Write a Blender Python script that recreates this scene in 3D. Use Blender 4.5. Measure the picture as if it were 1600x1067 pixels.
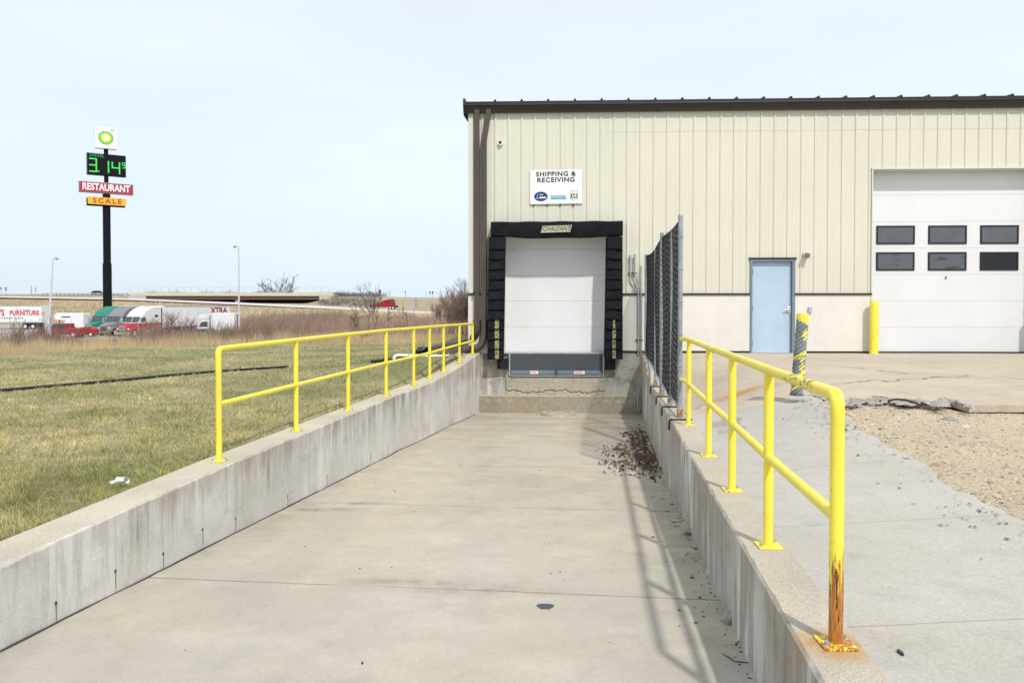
import bpy, bmesh, math, random
import numpy as np
from mathutils import Vector, Matrix
random.seed(7); np.random.seed(7)
R = math.radians
for o in list(bpy.data.objects): bpy.data.objects.remove(o)
COL = bpy.context.scene.collection
SC = bpy.context.scene

# ------------------------------------------------------------ camera
F = 1200.0; TH = 0.042; PITCH = 0.019; CZ = 1.13; PPY = 475 + F*math.tan(PITCH)
cam_d = bpy.data.cameras.new('camera'); cam = bpy.data.objects.new('camera', cam_d); COL.objects.link(cam)
cam.location = (0, 0, CZ); cam.rotation_euler = (R(90)-PITCH, 0, TH)
cam_d.sensor_width = 36; cam_d.lens = 27; cam_d.shift_y = (PPY-533.5)/1600; cam_d.clip_end = 9000; cam_d.clip_start = .05
SC.camera = cam
CR = cam.rotation_euler.to_matrix()
# ------------------------------------------------------------ light
SUNV = Vector((.32, -.76, 1.0)).normalized()
sun_d = bpy.data.lights.new('sun', 'SUN'); sun = bpy.data.objects.new('sun', sun_d); COL.objects.link(sun)
sun_d.energy = 3.0; sun_d.angle = R(1.8); sun_d.color = (1.0, .955, .88)
sun.rotation_euler = SUNV.to_track_quat('Z', 'Y').to_euler(); sun.location = (0, 0, 60)
wd = bpy.data.worlds.new("World"); SC.world = wd; wd.use_nodes = True
nt = wd.node_tree; bg = nt.nodes['Background']
sky = nt.nodes.new('ShaderNodeTexSky'); sky.sky_type = 'NISHITA'; sky.sun_disc = False
sky.sun_elevation = math.asin(SUNV.z); sky.sun_rotation = math.atan2(SUNV.x, SUNV.y)
sky.dust_density = 1.5; sky.ozone_density = 1.5
# thin even veil of high cloud over the blue
tc = nt.nodes.new('ShaderNodeTexCoord'); sep = nt.nodes.new('ShaderNodeSeparateXYZ'); nt.links.new(tc.outputs['Generated'], sep.inputs[0])
vr = nt.nodes.new('ShaderNodeValToRGB'); nt.links.new(sep.outputs['Z'], vr.inputs[0])
vr.color_ramp.elements[0].color = (.69, .80, .90, 1); vr.color_ramp.elements[1].position = .42; vr.color_ramp.elements[1].color = (.79, .845, .91, 1)
nz = nt.nodes.new('ShaderNodeTexNoise'); nz.inputs['Scale'].default_value = 1.6; nz.inputs['Detail'].default_value = 5; nz.inputs['Roughness'].default_value = .45
mp = nt.nodes.new('ShaderNodeMapping'); mp.inputs['Scale'].default_value = (1, 1, 4); nt.links.new(tc.outputs['Generated'], mp.inputs[0]); nt.links.new(mp.outputs[0], nz.inputs['Vector'])
nr = nt.nodes.new('ShaderNodeMapRange'); nr.inputs[1].default_value = .35; nr.inputs[2].default_value = .7; nr.inputs[3].default_value = 10.8; nr.inputs[4].default_value = 12.1
nt.links.new(nz.outputs['Fac'], nr.inputs[0])
vm = nt.nodes.new('ShaderNodeVectorMath'); vm.operation = 'SCALE'; nt.links.new(vr.outputs['Color'], vm.inputs[0]); nt.links.new(nr.outputs[0], vm.inputs['Scale'])
mx = nt.nodes.new('ShaderNodeMix'); mx.data_type = 'RGBA'; mx.inputs[0].default_value = .86
nt.links.new(sky.outputs[0], mx.inputs[6]); nt.links.new(vm.outputs[0], mx.inputs[7]); nt.links.new(mx.outputs[2], bg.inputs['Color'])
bg.inputs['Strength'].default_value = .1
SC.view_settings.view_transform = 'Standard'; SC.view_settings.look = 'None'; SC.view_settings.exposure = .11; SC.view_settings.gamma = 1
SC.view_settings.use_curve_mapping = False
SC.render.engine = 'CYCLES'; SC.cycles.max_bounces = 6

# ------------------------------------------------------------ placing helpers (photo pixel + known distance -> world point)
def _ray(px, py): return CR @ Vector(((px-800)/F, -(py-PPY)/F, -1))
FWD = Vector((-math.sin(TH), math.cos(TH), 0)); RGT = Vector((math.cos(TH), math.sin(TH), 0))
C0 = Vector((0, 0, CZ))
def W(px, py, d): r = _ray(px, py); return C0 + r*(d/r.dot(FWD))
def WY(px, py, Y): r = _ray(px, py); return C0 + r*(Y/r.y)
def WZ(px, py, z): r = _ray(px, py); return C0 + r*((z-CZ)/r.z)
def OD(off, d, z=0): v = RGT*(.124*d+off) + FWD*d; return Vector((v.x, v.y, z))
YB = 17.9
def d_face(off, Y=YB): return (Y-off*math.sin(TH))/(math.cos(TH)+.124*math.sin(TH))
def interp(x, tab): return float(np.interp(x, [t[0] for t in tab], [t[1] for t in tab]))
def sm(t): t = max(0., min(1., t)); return t*t*(3-2*t)

# ------------------------------------------------------------ object helpers
LOC = {}
def thing(name, label, cat, loc=(0, 0, 0), rz=0, group=None):
    o = bpy.data.objects.new(name, None); COL.objects.link(o); o.location = loc; o.rotation_euler = (0, 0, rz)
    o.empty_display_size = .2; o['label'] = label; o['category'] = cat
    if group: o['group'] = group
    return o
def tag(o, label=None, cat=None, group=None, kind=None):
    if label: o['label'] = label
    if cat: o['category'] = cat
    if group: o['group'] = group
    if kind: o['kind'] = kind
    return o
def link(name, me, m, parent=None, world=True, smooth=False, bevel=0):
    o = bpy.data.objects.new(name, me); COL.objects.link(o)
    if m is not None: me.materials.append(m)
    if parent is not None:
        o.parent = parent
        if world and parent.type == 'EMPTY':
            o.matrix_parent_inverse = (Matrix.Translation(parent.location) @ parent.rotation_euler.to_matrix().to_4x4()).inverted()
    if smooth:
        me.polygons.foreach_set('use_smooth', [True]*len(me.polygons))
        try: me.set_sharp_from_angle(angle=R(40))
        except Exception: pass
    if bevel:
        b = o.modifiers.new('bevel', 'BEVEL'); b.width = bevel; b.segments = 2; b.limit_method = 'ANGLE'; b.angle_limit = R(40)
    return o
class MB:
    def __init__(s): s.v = []; s.f = []
    def add(s, vs, fs):
        n = len(s.v); s.v += [tuple(v) for v in vs]; s.f += [tuple(i+n for i in f) for f in fs]; return s
    def box(s, x0, x1, y0, y1, z0, z1):
        return s.add([(x0,y0,z0),(x1,y0,z0),(x1,y1,z0),(x0,y1,z0),(x0,y0,z1),(x1,y0,z1),(x1,y1,z1),(x0,y1,z1)],
                     [(0,3,2,1),(4,5,6,7),(0,1,5,4),(1,2,6,5),(2,3,7,6),(3,0,4,7)])
    def hexa(s, p):   # 4 bottom + 4 top points
        return s.add(p, [(0,3,2,1),(4,5,6,7),(0,1,5,4),(1,2,6,5),(2,3,7,6),(3,0,4,7)])
    def quad(s, a, b, c, d): return s.add([a, b, c, d], [(0,1,2,3)])
    def prism(s, prof, axis, lo, hi):
        n = len(prof)
        def mk(a, b, t): return {'x': (t, a, b), 'y': (a, t, b), 'z': (a, b, t)}[axis]
        vs = [mk(a, b, lo) for a, b in prof]+[mk(a, b, hi) for a, b in prof]
        return s.add(vs, [tuple(range(n))[::-1], tuple(range(n, 2*n))]+[(i, (i+1) % n, n+(i+1) % n, n+i) for i in range(n)])
    def tube(s, pts, r, n=8, cap=True):
        pts = [Vector(p) for p in pts]; k = len(pts)
        rs = r if isinstance(r, (list, tuple)) else [r]*k
        rings = []; up = None
        for i, p in enumerate(pts):
            t = (pts[min(i+1, k-1)]-pts[max(i-1, 0)]).normalized()
            if up is None: up = t.orthogonal().normalized()
            up = (up - t*up.dot(t)).normalized(); w = t.cross(up)
            rings += [p+(up*math.cos(2*math.pi*j/n)+w*math.sin(2*math.pi*j/n))*rs[i] for j in range(n)]
        fs = [(i*n+j, i*n+(j+1) % n, (i+1)*n+(j+1) % n, (i+1)*n+j) for i in range(k-1) for j in range(n)]
        if cap: fs += [tuple(range(n))[::-1], tuple((k-1)*n+j for j in range(n))]
        return s.add(rings, fs)
    def cyl(s, c, r, h, n=16, axis='z'):
        c = Vector(c); a = {'x': Vector((1,0,0)), 'y': Vector((0,1,0)), 'z': Vector((0,0,1))}[axis]
        return s.tube([c-a*h/2, c+a*h/2], r, n)
    def build(s, name, m, parent=None, world=True, smooth=False, bevel=0, fix=True):
        me = bpy.data.meshes.new(name); me.from_pydata(s.v, [], s.f); me.update()
        if fix:
            bm = bmesh.new(); bm.from_mesh(me); bmesh.ops.recalc_face_normals(bm, faces=bm.faces); bm.to_mesh(me); bm.free()
        return link(name, me, m, parent, world, smooth, bevel)
def np_mesh(name, V, Fc):
    V = np.asarray(V, dtype=np.float32); Fc = np.asarray(Fc, dtype=np.int32); k = Fc.shape[1]
    me = bpy.data.meshes.new(name); me.vertices.add(len(V)); me.vertices.foreach_set('co', V.ravel())
    me.loops.add(Fc.size); me.loops.foreach_set('vertex_index', Fc.ravel())
    me.polygons.add(len(Fc)); me.polygons.foreach_set('loop_start', np.arange(0, Fc.size, k, dtype=np.int32))
    me.update(calc_edges=True); return me
def bend(pts, r, seg=5):   # rounds the inner corners of a polyline
    P = [Vector(p) for p in pts]; out = [P[0]]
    for i in range(1, len(P)-1):
        a, b, c = P[i-1], P[i], P[i+1]; u = (a-b); v = (c-b); q = min(r, u.length*.45, v.length*.45)
        s0 = b+u.normalized()*q; s1 = b+v.normalized()*q
        for k in range(seg+1):
            t = k/seg; out.append(s0*(1-t)**2+b*2*t*(1-t)+s1*t*t)
    out.append(P[-1]); return out
def text_mesh(txt, size, extrude=.003, offset=0, spacing=1.0, align='CENTER'):
    c = bpy.data.curves.new('lettering', 'FONT'); c.body = txt; c.size = size; c.extrude = extrude; c.offset = offset
    c.align_x = align; c.align_y = 'CENTER'; c.space_character = spacing; c.resolution_u = 3
    o = bpy.data.objects.new('tmp', c); COL.objects.link(o)
    dg = bpy.context.evaluated_depsgraph_get(); me = bpy.data.meshes.new_from_object(o.evaluated_get(dg))
    bpy.data.objects.remove(o); bpy.data.curves.remove(c); me.materials.clear(); return me
def text(name, txt, M4, size, m, parent, sx=1, offset=0, spacing=1.0, align='CENTER', extrude=.003, local=False):
    me = text_mesh(txt, size, extrude, offset, spacing, align)
    me.transform(M4 @ Matrix.Diagonal((sx, 1, 1, 1)))
    return link(name, me, m, parent, world=not local)
def frame(origin, right, up):   # text plane matrix
    r = Vector(right).normalized(); u = Vector(up).normalized(); n = r.cross(u)
    M = Matrix((r, u, n)).transposed().to_4x4(); M.translation = Vector(origin); return M

# ------------------------------------------------------------ materials
def lin(c): return tuple(((x/255+.055)/1.055)**2.4 if x/255 > .04045 else x/255/12.92 for x in c)
class Mat:
    def __init__(s, name, rough=.8, metal=0, spec=.5):
        s.m = bpy.data.materials.new(name); s.m.use_nodes = True; s.t = s.m.node_tree; s.b = s.t.nodes['Principled BSDF']
        s.b.inputs['Roughness'].default_value = rough; s.b.inputs['Metallic'].default_value = metal; s.b.inputs['Specular IOR Level'].default_value = spec
        s.g = s.t.nodes.new('ShaderNodeNewGeometry'); s.pos = s.g.outputs['Position']
    def n(s, t): return s.t.nodes.new(t)
    def l(s, a, b): s.t.links.new(a, b)
    def put(s, v, inp):
        if isinstance(v, bpy.types.NodeSocket): s.l(v, inp)
        elif isinstance(v, (int, float)):
            inp.default_value = v if inp.type == 'VALUE' else ((v,)*3+((1,) if inp.type == 'RGBA' else ()))
        else: inp.default_value = tuple(v)+((1,) if inp.type == 'RGBA' and len(v) == 3 else ())
    def mapv(s, scale=(1,1,1), vec=None, rot=(0,0,0)):
        q = s.n('ShaderNodeMapping'); s.l(vec or s.pos, q.inputs[0]); q.inputs['Scale'].default_value = scale; q.inputs['Rotation'].default_value = rot; return q.outputs[0]
    def noise(s, scale=1, detail=4, rough=.55, vec=None, dist=0):
        q = s.n('ShaderNodeTexNoise'); s.l(vec or s.pos, q.inputs['Vector']); q.inputs['Scale'].default_value = scale
        q.inputs['Detail'].default_value = detail; q.inputs['Roughness'].default_value = rough; q.inputs['Distortion'].default_value = dist; return q.outputs['Fac']
    def vor(s, scale=1, feat='F1', vec=None, out='Distance', rnd=1):
        q = s.n('ShaderNodeTexVoronoi'); q.feature = feat; s.l(vec or s.pos, q.inputs['Vector']); q.inputs['Scale'].default_value = scale; q.inputs['Randomness'].default_value = rnd; return q.outputs[out]
    def rng(s, v, a, b, c=0., d=1.):
        q = s.n('ShaderNodeMapRange'); s.l(v, q.inputs[0]); q.inputs[1].default_value = a; q.inputs[2].default_value = b; q.inputs[3].default_value = c; q.inputs[4].default_value = d; return q.outputs[0]
    def math(s, op, a, b=0, c=None):
        q = s.n('ShaderNodeMath'); q.operation = op; s.put(a, q.inputs[0]); s.put(b, q.inputs[1])
        if c is not None: s.put(c, q.inputs[2])
        return q.outputs[0]
    def mix(s, a, b, f):
        q = s.n('ShaderNodeMix'); q.data_type = 'RGBA'; s.put(f, q.inputs[0]); s.put(a, q.inputs[6]); s.put(b, q.inputs[7]); return q.outputs[2]
    def mul(s, a, f):
        q = s.n('ShaderNodeVectorMath'); q.operation = 'SCALE'; s.put(a, q.inputs[0]); s.put(f, q.inputs['Scale']); return q.outputs[0]
    def xyz(s, v=None): q = s.n('ShaderNodeSeparateXYZ'); s.l(v or s.pos, q.inputs[0]); return q.outputs
    def isl(s): return s.g.outputs['Random Per Island']
    def dot(s, v3, vec=None): q = s.n('ShaderNodeVectorMath'); q.operation = 'DOT_PRODUCT'; s.l(vec or s.pos, q.inputs[0]); q.inputs[1].default_value = v3; return q.outputs['Value']
    def near(s, p, scale=(1,1,1)):
        q = s.n('ShaderNodeVectorMath'); q.operation = 'SUBTRACT'; s.l(s.pos, q.inputs[0]); q.inputs[1].default_value = tuple(p)
        w = s.n('ShaderNodeVectorMath'); w.operation = 'MULTIPLY'; s.l(q.outputs[0], w.inputs[0]); w.inputs[1].default_value = scale
        e = s.n('ShaderNodeVectorMath'); e.operation = 'LENGTH'; s.l(w.outputs[0], e.inputs[0]); return e.outputs['Value']
    def col(s, c): s.put(c, s.b.inputs['Base Color']); return s
    def bump(s, h, strength=.3, dist=.01):
        q = s.n('ShaderNodeBump'); s.l(h, q.inputs['Height']); q.inputs['Strength'].default_value = strength; q.inputs['Distance'].default_value = dist
        prev = s.b.inputs['Normal']
        if prev.is_linked: s.l(prev.links[0].from_socket, q.inputs['Normal'])
        s.l(q.outputs[0], prev); return s
def plain(name, c, rough=.6, metal=0, var=.12, vs=3, spec=.4, bump=0):
    k = Mat(name, rough, metal, spec); nn = k.noise(vs, 5, .6)
    k.col(k.mul(tuple(c), k.rng(nn, .3, .7, 1-var, 1+var)))
    if bump: k.bump(k.noise(vs*20, 3), bump, .005)
    return k.m
def cracks(k, scale, mask_scale, lo, width=.006, warp=.35):
    w = k.n('ShaderNodeTexNoise'); k.l(k.pos, w.inputs['Vector']); w.inputs['Scale'].default_value = 2.2; w.inputs['Detail'].default_value = 6
    a = k.n('ShaderNodeVectorMath'); a.operation = 'SCALE'; k.l(w.outputs['Color'], a.inputs[0]); a.inputs['Scale'].default_value = warp
    b = k.n('ShaderNodeVectorMath'); b.operation = 'ADD'; k.l(k.pos, b.inputs[0]); k.l(a.outputs[0], b.inputs[1])
    e = k.vor(scale, 'DISTANCE_TO_EDGE', b.outputs[0]); line = k.rng(e, 0, width, 1, 0)
    return k.math('MULTIPLY', line, k.rng(k.noise(mask_scale, 2), lo, lo+.05))
def concrete(name, base, warm=None, speck=.12, streaks=0, top=None, crack=(0, 0, 0), damp=None, bump=.25, seams=None, stain=.16):
    k = Mat(name, .9, 0, .25)
    c = k.mul(tuple(base), k.rng(k.noise(.55, 6, .6), .3, .7, 1-stain, 1+stain))
    if warm: c = k.mix(c, warm, k.rng(k.noise(.9, 5, .6, dist=.6), .45, .68, 0, .6))
    c = k.mix(c, k.mul(c, .8), k.rng(k.noise(3.2, 8, .7), .5, .72, 0, .7))
    if streaks:
        v = k.mapv((9, 9, .5)); st = k.noise(1.3, 7, .7, v)
        hz = k.xyz()['Z']; up = k.rng(k.math('ADD', hz, k.math('MULTIPLY', k.noise(2.5, 5, .6, k.mapv((3, 3, .5))), .5)), -.75, -.2, .0, 1)
        c = k.mix(c, k.mul(c, .36), k.math('MULTIPLY', k.math('MULTIPLY', k.rng(st, .46, .66, 0, streaks), k.rng(k.noise(.9, 4), .36, .58, .1, 1)), up))
        fn = k.noise(1, 7, .75, k.mapv((26, 26, 1.6))); c = k.mix(c, k.mul(c, .6), k.math('MULTIPLY', k.rng(fn, .5, .68, 0, .6), up))
        c = k.mix(c, (.34, .285, .21), k.math('MULTIPLY', k.rng(hz, -.62, -.45), k.rng(k.noise(1.7, 5), .35, .6, .1, .65)))
        bl = k.noise(2.2, 8, .72, k.mapv((1, 1, 1.8))); c = k.mix(c, k.mul(c, .74), k.rng(bl, .52, .66, 0, .6))
        c = k.mix(c, (.70, .70, .69), k.math('MULTIPLY', k.rng(k.noise(1.1, 5, .6, k.mapv((5, 5, .9))), .48, .62, 0, .75), k.rng(k.noise(.7, 2), .38, .6)))
    fine = k.noise(60, 3, .7); c = k.mul(c, k.rng(fine, .25, .75, 1-speck, 1+speck))
    pits = k.rng(k.vor(22), 0, .085, 1, 0); pm = k.math('MULTIPLY', pits, k.rng(k.noise(2.5, 3), .5, .62)); c = k.mix(c, k.mul(c, .45), pm)
    if seams:
        along = k.dot(seams[0]); fr = k.math('FRACT', k.math('DIVIDE', along, seams[1])); ln = k.rng(k.math('ABSOLUTE', k.math('SUBTRACT', fr, .5)), 0, .017, 1, 0)
        c = k.mix(c, k.mul(c, .55), k.math('MULTIPLY', ln, k.rng(k.noise(1.3, 3, .5, k.mapv((1, 1, .6))), .42, .64, .03, .7)))
    if top:
        nzv = k.xyz(k.g.outputs['Normal'])['Z']; tf = k.rng(nzv, .6, .9)
        tcol = k.mul(tuple(top), k.rng(k.noise(90, 2, .8), .3, .7, .72, 1.25)); tcol = k.mul(tcol, k.rng(k.noise(1.2, 5), .3, .7, .86, 1.12))
        c = k.mix(c, tcol, tf)
    if crack[0]:
        cm = cracks(k, *crack[:3]); c = k.mix(c, k.mul(c, .3), cm); k.bump(cm, -.6, .01)
    k.c = c; k.col(c); k.bump(fine, bump, .004); k.bump(pits, -bump, .006); return k

RAMPDIR = (RGT*.124+FWD).normalized()
def zfloor_(y): return -.66-.055*min(y, 12.6)
K = {}
kf = concrete('ramp_concrete', (.435, .40, .332), warm=(.475, .40, .285), crack=(.35, .5, .64, .004), stain=.13, speck=.15)
# darker mottled band along the foot of the right wall, tyre grime, and rust-brown dirt below the dock
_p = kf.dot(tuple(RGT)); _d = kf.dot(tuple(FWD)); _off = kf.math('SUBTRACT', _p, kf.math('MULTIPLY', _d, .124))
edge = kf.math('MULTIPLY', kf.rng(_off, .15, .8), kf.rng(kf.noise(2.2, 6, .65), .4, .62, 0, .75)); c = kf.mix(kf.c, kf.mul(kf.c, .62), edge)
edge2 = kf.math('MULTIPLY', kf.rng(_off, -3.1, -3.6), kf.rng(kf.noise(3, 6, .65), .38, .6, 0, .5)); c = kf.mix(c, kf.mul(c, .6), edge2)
c = kf.mix(c, (.29, .215, .12), kf.math('MULTIPLY', kf.math('MULTIPLY', kf.rng(_d, 12.2, 14.4), kf.rng(_d, 16.8, 15)), kf.math('MULTIPLY', kf.rng(kf.noise(1.1, 5), .42, .62, 0, .6), kf.rng(_off, -1.2, .2))))
c = kf.mix(c, kf.mul(c, .86), kf.rng(kf.noise(1.1, 9, .72), .5, .64, 0, .6)); c = kf.mix(c, kf.mul(c, 1.12), kf.rng(kf.noise(1.7, 8, .7), .5, .64, 0, .8))
for q_, r_ in ((W(770, 914, 5.6), .9), (W(640, 905, 5.8), .6), (W(480, 795, 8.4), .8), (W(560, 785, 8.7), .6)): c = kf.mix(c, kf.mul(c, .42), kf.math('MULTIPLY', kf.rng(kf.near((q_.x, q_.y, zfloor_(q_.y)), (1, 5, 1)), .0, r_, .75, 0), kf.rng(kf.noise(5, 6, .7), .38, .6)))
gm = kf.rng(kf.noise(1, 6, .6, kf.mapv((1.1, .16, 1), rot=(0, 0, .08))), .54, .7, 0, .35); c = kf.mix(c, kf.mul(c, .78), gm)
c = kf.mix(c, kf.mul(c, .72), kf.math('MULTIPLY', kf.rng(_d, 13, 17), kf.rng(kf.noise(1.6, 6, .6, kf.mapv((.4, 1.5, 1))), .42, .6, 0, .8)))
cg = kf.rng(_d, 9, 3, 0, .4); c = kf.mix(c, kf.mul((.405, .388, .35), kf.rng(kf.noise(1.7, 7, .65), .3, .7, .85, 1.12)), cg)
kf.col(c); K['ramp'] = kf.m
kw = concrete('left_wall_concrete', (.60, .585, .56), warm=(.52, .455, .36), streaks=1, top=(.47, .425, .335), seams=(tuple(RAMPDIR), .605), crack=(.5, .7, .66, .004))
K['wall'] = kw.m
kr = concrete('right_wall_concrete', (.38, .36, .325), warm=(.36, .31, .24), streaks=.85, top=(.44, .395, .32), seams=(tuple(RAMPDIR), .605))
PB = OD(.945, 3.18, -.29)
rs = kr.math('MULTIPLY', kr.rng(kr.near(PB), .08, .2, 1, 0), kr.rng(kr.noise(14, 5), .3, .6, .3, .9)); kr.col(kr.mix(kr.c, (.42, .22, .05), rs)); K['rwall'] = kr.m
ky = concrete('walkway_concrete', (.42, .405, .37), warm=(.42, .375, .30), crack=(.3, .5, .66, .004), stain=.09, speck=.16)
K['walk'] = ky.m
ka = concrete('apron_concrete', (.47, .405, .325), warm=(.42, .35, .27), crack=(.22, .4, .52, .003), stain=.12)
rr = ka.math('MULTIPLY', ka.rng(ka.near(WZ(1155, 600, -.03), (1, 3.2, 1)), .2, 1.0, 1, 0), ka.rng(ka.noise(3, 5), .35, .6)); ka.col(ka.mix(ka.c, (.45, .22, .06), rr)); K['apron'] = ka.m
kd = concrete('dock_concrete', (.44, .43, .40), warm=(.36, .29, .19), streaks=.85, speck=.2, stain=.3)
dk = kd.rng(kd.noise(2.1, 8, .75), .49, .62, 0, .75); kd.col(kd.mix(kd.c, (.12, .125, .12), dk)); K['dock'] = kd.m
kp = concrete('pitted_concrete', (.40, .36, .30), speck=.35, stain=.2, bump=.9); ru = kp.math('MULTIPLY', kp.rng(kp.noise(2, 5, .6, kp.mapv((6, 6, .6))), .56, .68, 0, .8), 1); kp.col(kp.mix(kp.c, (.33, .16, .04), ru)); K['pitted'] = kp.m
kl = concrete('ledge_concrete', (.32, .29, .235), warm=(.30, .22, .13), top=(.50, .44, .32), speck=.3, stain=.3); K['ledge'] = kl.m

def siding(name, c):
    k = Mat(name, .42, 0, .4); cc = k.mul(c, k.rng(k.noise(.7, 4), .3, .7, .97, 1.03))
    cc = k.mix(cc, k.mul(cc, .86), k.rng(k.noise(1, 7, .65, k.mapv((9, 9, .5))), .52, .75, 0, .5)); k.col(cc); k.bump(k.noise(2.2, 3), .15, .02); return k.m
K['siding'] = siding('cream_siding', (.625, .605, .51)); K['trim_cream'] = siding('cream_trim', (.62, .61, .54))
kk = Mat('wainscot_panel', .85, 0, .3); cc = kk.mul((.68, .66, .61), kk.rng(kk.noise(1.1, 6, .65), .3, .7, .93, 1.06)); cc = kk.mix(cc, kk.mul(cc, .88), kk.rng(kk.noise(9, 6), .55, .75, 0, .6)); kk.col(cc); kk.bump(kk.noise(55, 3), .2, .004); K['wains'] = kk.m
K['brown'] = plain('brown_metal', (.075, .058, .048), .38, 0, .15, 2); K['gutter'] = plain('gutter_brown', (.032, .025, .021), .32, 0, .15, 2); K['darkbrown'] = plain('dark_brown_trim', (.03, .024, .02), .5, 0, .2, 3)
K['roof'] = plain('dark_roof_metal', (.018, .016, .018), .5, 0, .2, 4)
k = Mat('white_door_paint', .42, 0, .4); cc = k.mul((.70, .70, .715), k.rng(k.noise(.9, 5), .3, .7, .96, 1.04)); cc = k.mix(cc, k.mul(cc, .72), k.rng(k.noise(1.1, 8, .75, k.mapv((3, 3, 1.3))), .62, .78, 0, .6)); k.col(cc); k.bump(k.noise(120, 2), .06, .002); K['white_door'] = k.m
K['blue_door'] = plain('pale_blue_door_paint', (.41, .53, .655), .4, 0, .09, 1.2)
K['blue_frame'] = plain('grey_blue_door_frame', (.17, .22, .27), .45, 0, .1, 3)
K['steel'] = plain('galvanized_steel', (.44, .46, .48), .42, .55, .2, 9); K['fence_steel'] = plain('weathered_fence_steel', (.30, .325, .35), .55, .3, .25, 11); K['chrome'] = plain('brushed_steel', (.62, .63, .64), .25, .9, .1, 9)
K['black'] = plain('black_paint', (.012, .012, .013), .45, 0, .2, 4); K['rubber'] = plain('black_rubber', (.008, .008, .009), .75, 0, .25, 6, bump=.2)
k = Mat('dock_seal_vinyl', .65, 0, .1); cc = k.mul((.0075, .008, .0105), k.rng(k.noise(4, 6), .3, .7, .6, 1.6)); cc = k.mix(cc, (.05, .053, .062), k.rng(k.noise(7, 7, .7), .66, .76, 0, .4)); k.col(cc); k.bump(k.noise(9, 4), .5, .03); K['vinyl'] = k.m
k = Mat('worn_yellow_strip', .6); k.col(k.mix((.30, .26, .10), (.02, .02, .02), k.rng(k.noise(22, 6, .7), .46, .6))); K['ystrip'] = k.m
def yellow(name, chips=0, rust=None):
    k = Mat(name, .33, 0, .5); c = k.mul((.86, .72, .07), k.rng(k.noise(3, 5), .3, .7, .93, 1.06))
    c = k.mix(c, (.60, .42, .03), k.rng(k.noise(16, 6, .7), .6, .75, 0, .6))
    c = k.mix(c, (.22, .13, .03), k.rng(k.noise(70, 3, .6), .70, .72)); c = k.mix(c, k.mul(c, .86), k.rng(k.noise(5, 6, .7), .52, .66, 0, .6))
    if chips: c = k.mix(c, (.03, .025, .02), k.math('MULTIPLY', k.rng(k.noise(1, 5, .7, k.mapv((30, 12, 45))), .53, .56), k.math('MAXIMUM', k.rng(k.near(W(1262, 588, 3.75), (1, 1, 1)), .2, .34, .8, 0), k.rng(k.noise(9, 2), .66, .68))) if chips > 1 else k.math('MULTIPLY', k.rng(k.noise(28, 5, .7), .6, .63), k.rng(k.noise(2.1, 2), .5, .6)))
    if rust is not None:
        z0, z1 = rust; zz = k.xyz()['Z']; v = k.mapv((60, 60, 5)); nn = k.noise(1, 7, .65, v)
        f = k.rng(k.math('ADD', k.rng(zz, z0, z1, 1.0, -.05), k.math('MULTIPLY', k.math('SUBTRACT', nn, .5), 1.7)), .38, .5)
        rc = k.mix((.55, .235, .035), (.26, .075, .02), k.rng(k.noise(1, 6, .7, k.mapv((90, 90, 9))), .4, .62)); c = k.mix(c, rc, f)
        b = k.math('MULTIPLY', k.rng(k.noise(1.3, 4, .6, k.mapv((55, 55, 7))), .6, .64), k.rng(zz, z1-.1, z1-.3)); c = k.mix(c, (.015, .012, .01), b); k.bump(f, .4, .003)
    k.col(c); k.bump(k.noise(40, 3), .12, .002); return k.m
K['yellow'] = yellow('yellow_rail_paint'); K['yellow_chip'] = yellow('chipped_yellow_paint', 1.2); K['yellow_rust'] = yellow('rusty_yellow_paint', 0, (-.28, .27)); K['yellow_base'] = yellow('rust_edged_yellow_plate', 0, (-.8, -.1))
K['yellow_base_rusty'] = yellow('rusty_yellow_plate', 0, (-.9, .35)); K['yellow_pale'] = yellow('faded_yellow_paint', .5)
k = Mat('price_green', .5); k.b.inputs['Emission Color'].default_value = (.05, .8, .12, 1); k.b.inputs['Emission Strength'].default_value = .75; k.col((.02, .25, .04)); K['led'] = k.m
k = Mat('price_green_small', .5); k.b.inputs['Emission Color'].default_value = (.05, .6, .25, 1); k.b.inputs['Emission Strength'].default_value = .35; k.col((.02, .2, .06)); K['led2'] = k.m
for nm, c_ in dict(sign_white=(.78,.78,.78), ink=(.02,.02,.025), sign_red=(.38,.035,.05), sign_orange=(.78,.42,.03), scale_red=(.42,.07,.04), logo_green=(.03,.42,.10), logo_light=(.35,.66,.05), logo_yellow=(.85,.8,.2),
                   navy=(.015,.04,.18), teal=(.16,.42,.52), lgreen=(.09,.33,.04), sky_ink=(.12,.45,.75), grey_ink=(.30,.30,.30), furn_red=(.55,.03,.03), xtra_red=(.35,.02,.04),
                   truck_green=(.012,.20,.14), truck_grey=(.20,.205,.22), truck_white=(.66,.66,.67), truck_red=(.42,.02,.02), pickup_red=(.26,.02,.025), trailer_white=(.72,.73,.75), deep_red=(.25,.01,.02),
                   charcoal=(.03,.032,.036), car_grey=(.16,.155,.15), tail_orange=(.7,.25,.02), grille=(.25,.25,.26), label_pink=(.8,.66,.66), olive=(.45,.42,.30), pvc=(.75,.75,.72), cable=(.012,.013,.018), pole_black=(.012,.012,.018),
                   sign_side=(.30,.31,.34), deck_cream=(.58,.52,.40), girder=(.12,.07,.06), road_grey=(.50,.48,.46), lot_grey=(.36,.34,.31), outlet=(.42,.43,.44), slate=(.055,.068,.082), lip_blue=(.13,.17,.215), litter=(.8,.8,.8)).items():
    K[nm] = plain(nm, c_, .5 if nm not in ('deck_cream', 'road_grey', 'lot_grey', 'ink') else .9, 0, .07, 2)
K['pole_black'] = plain('matt_black_pole', (.008, .008, .011), .6, 0, .1, 2, spec=.12)
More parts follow.
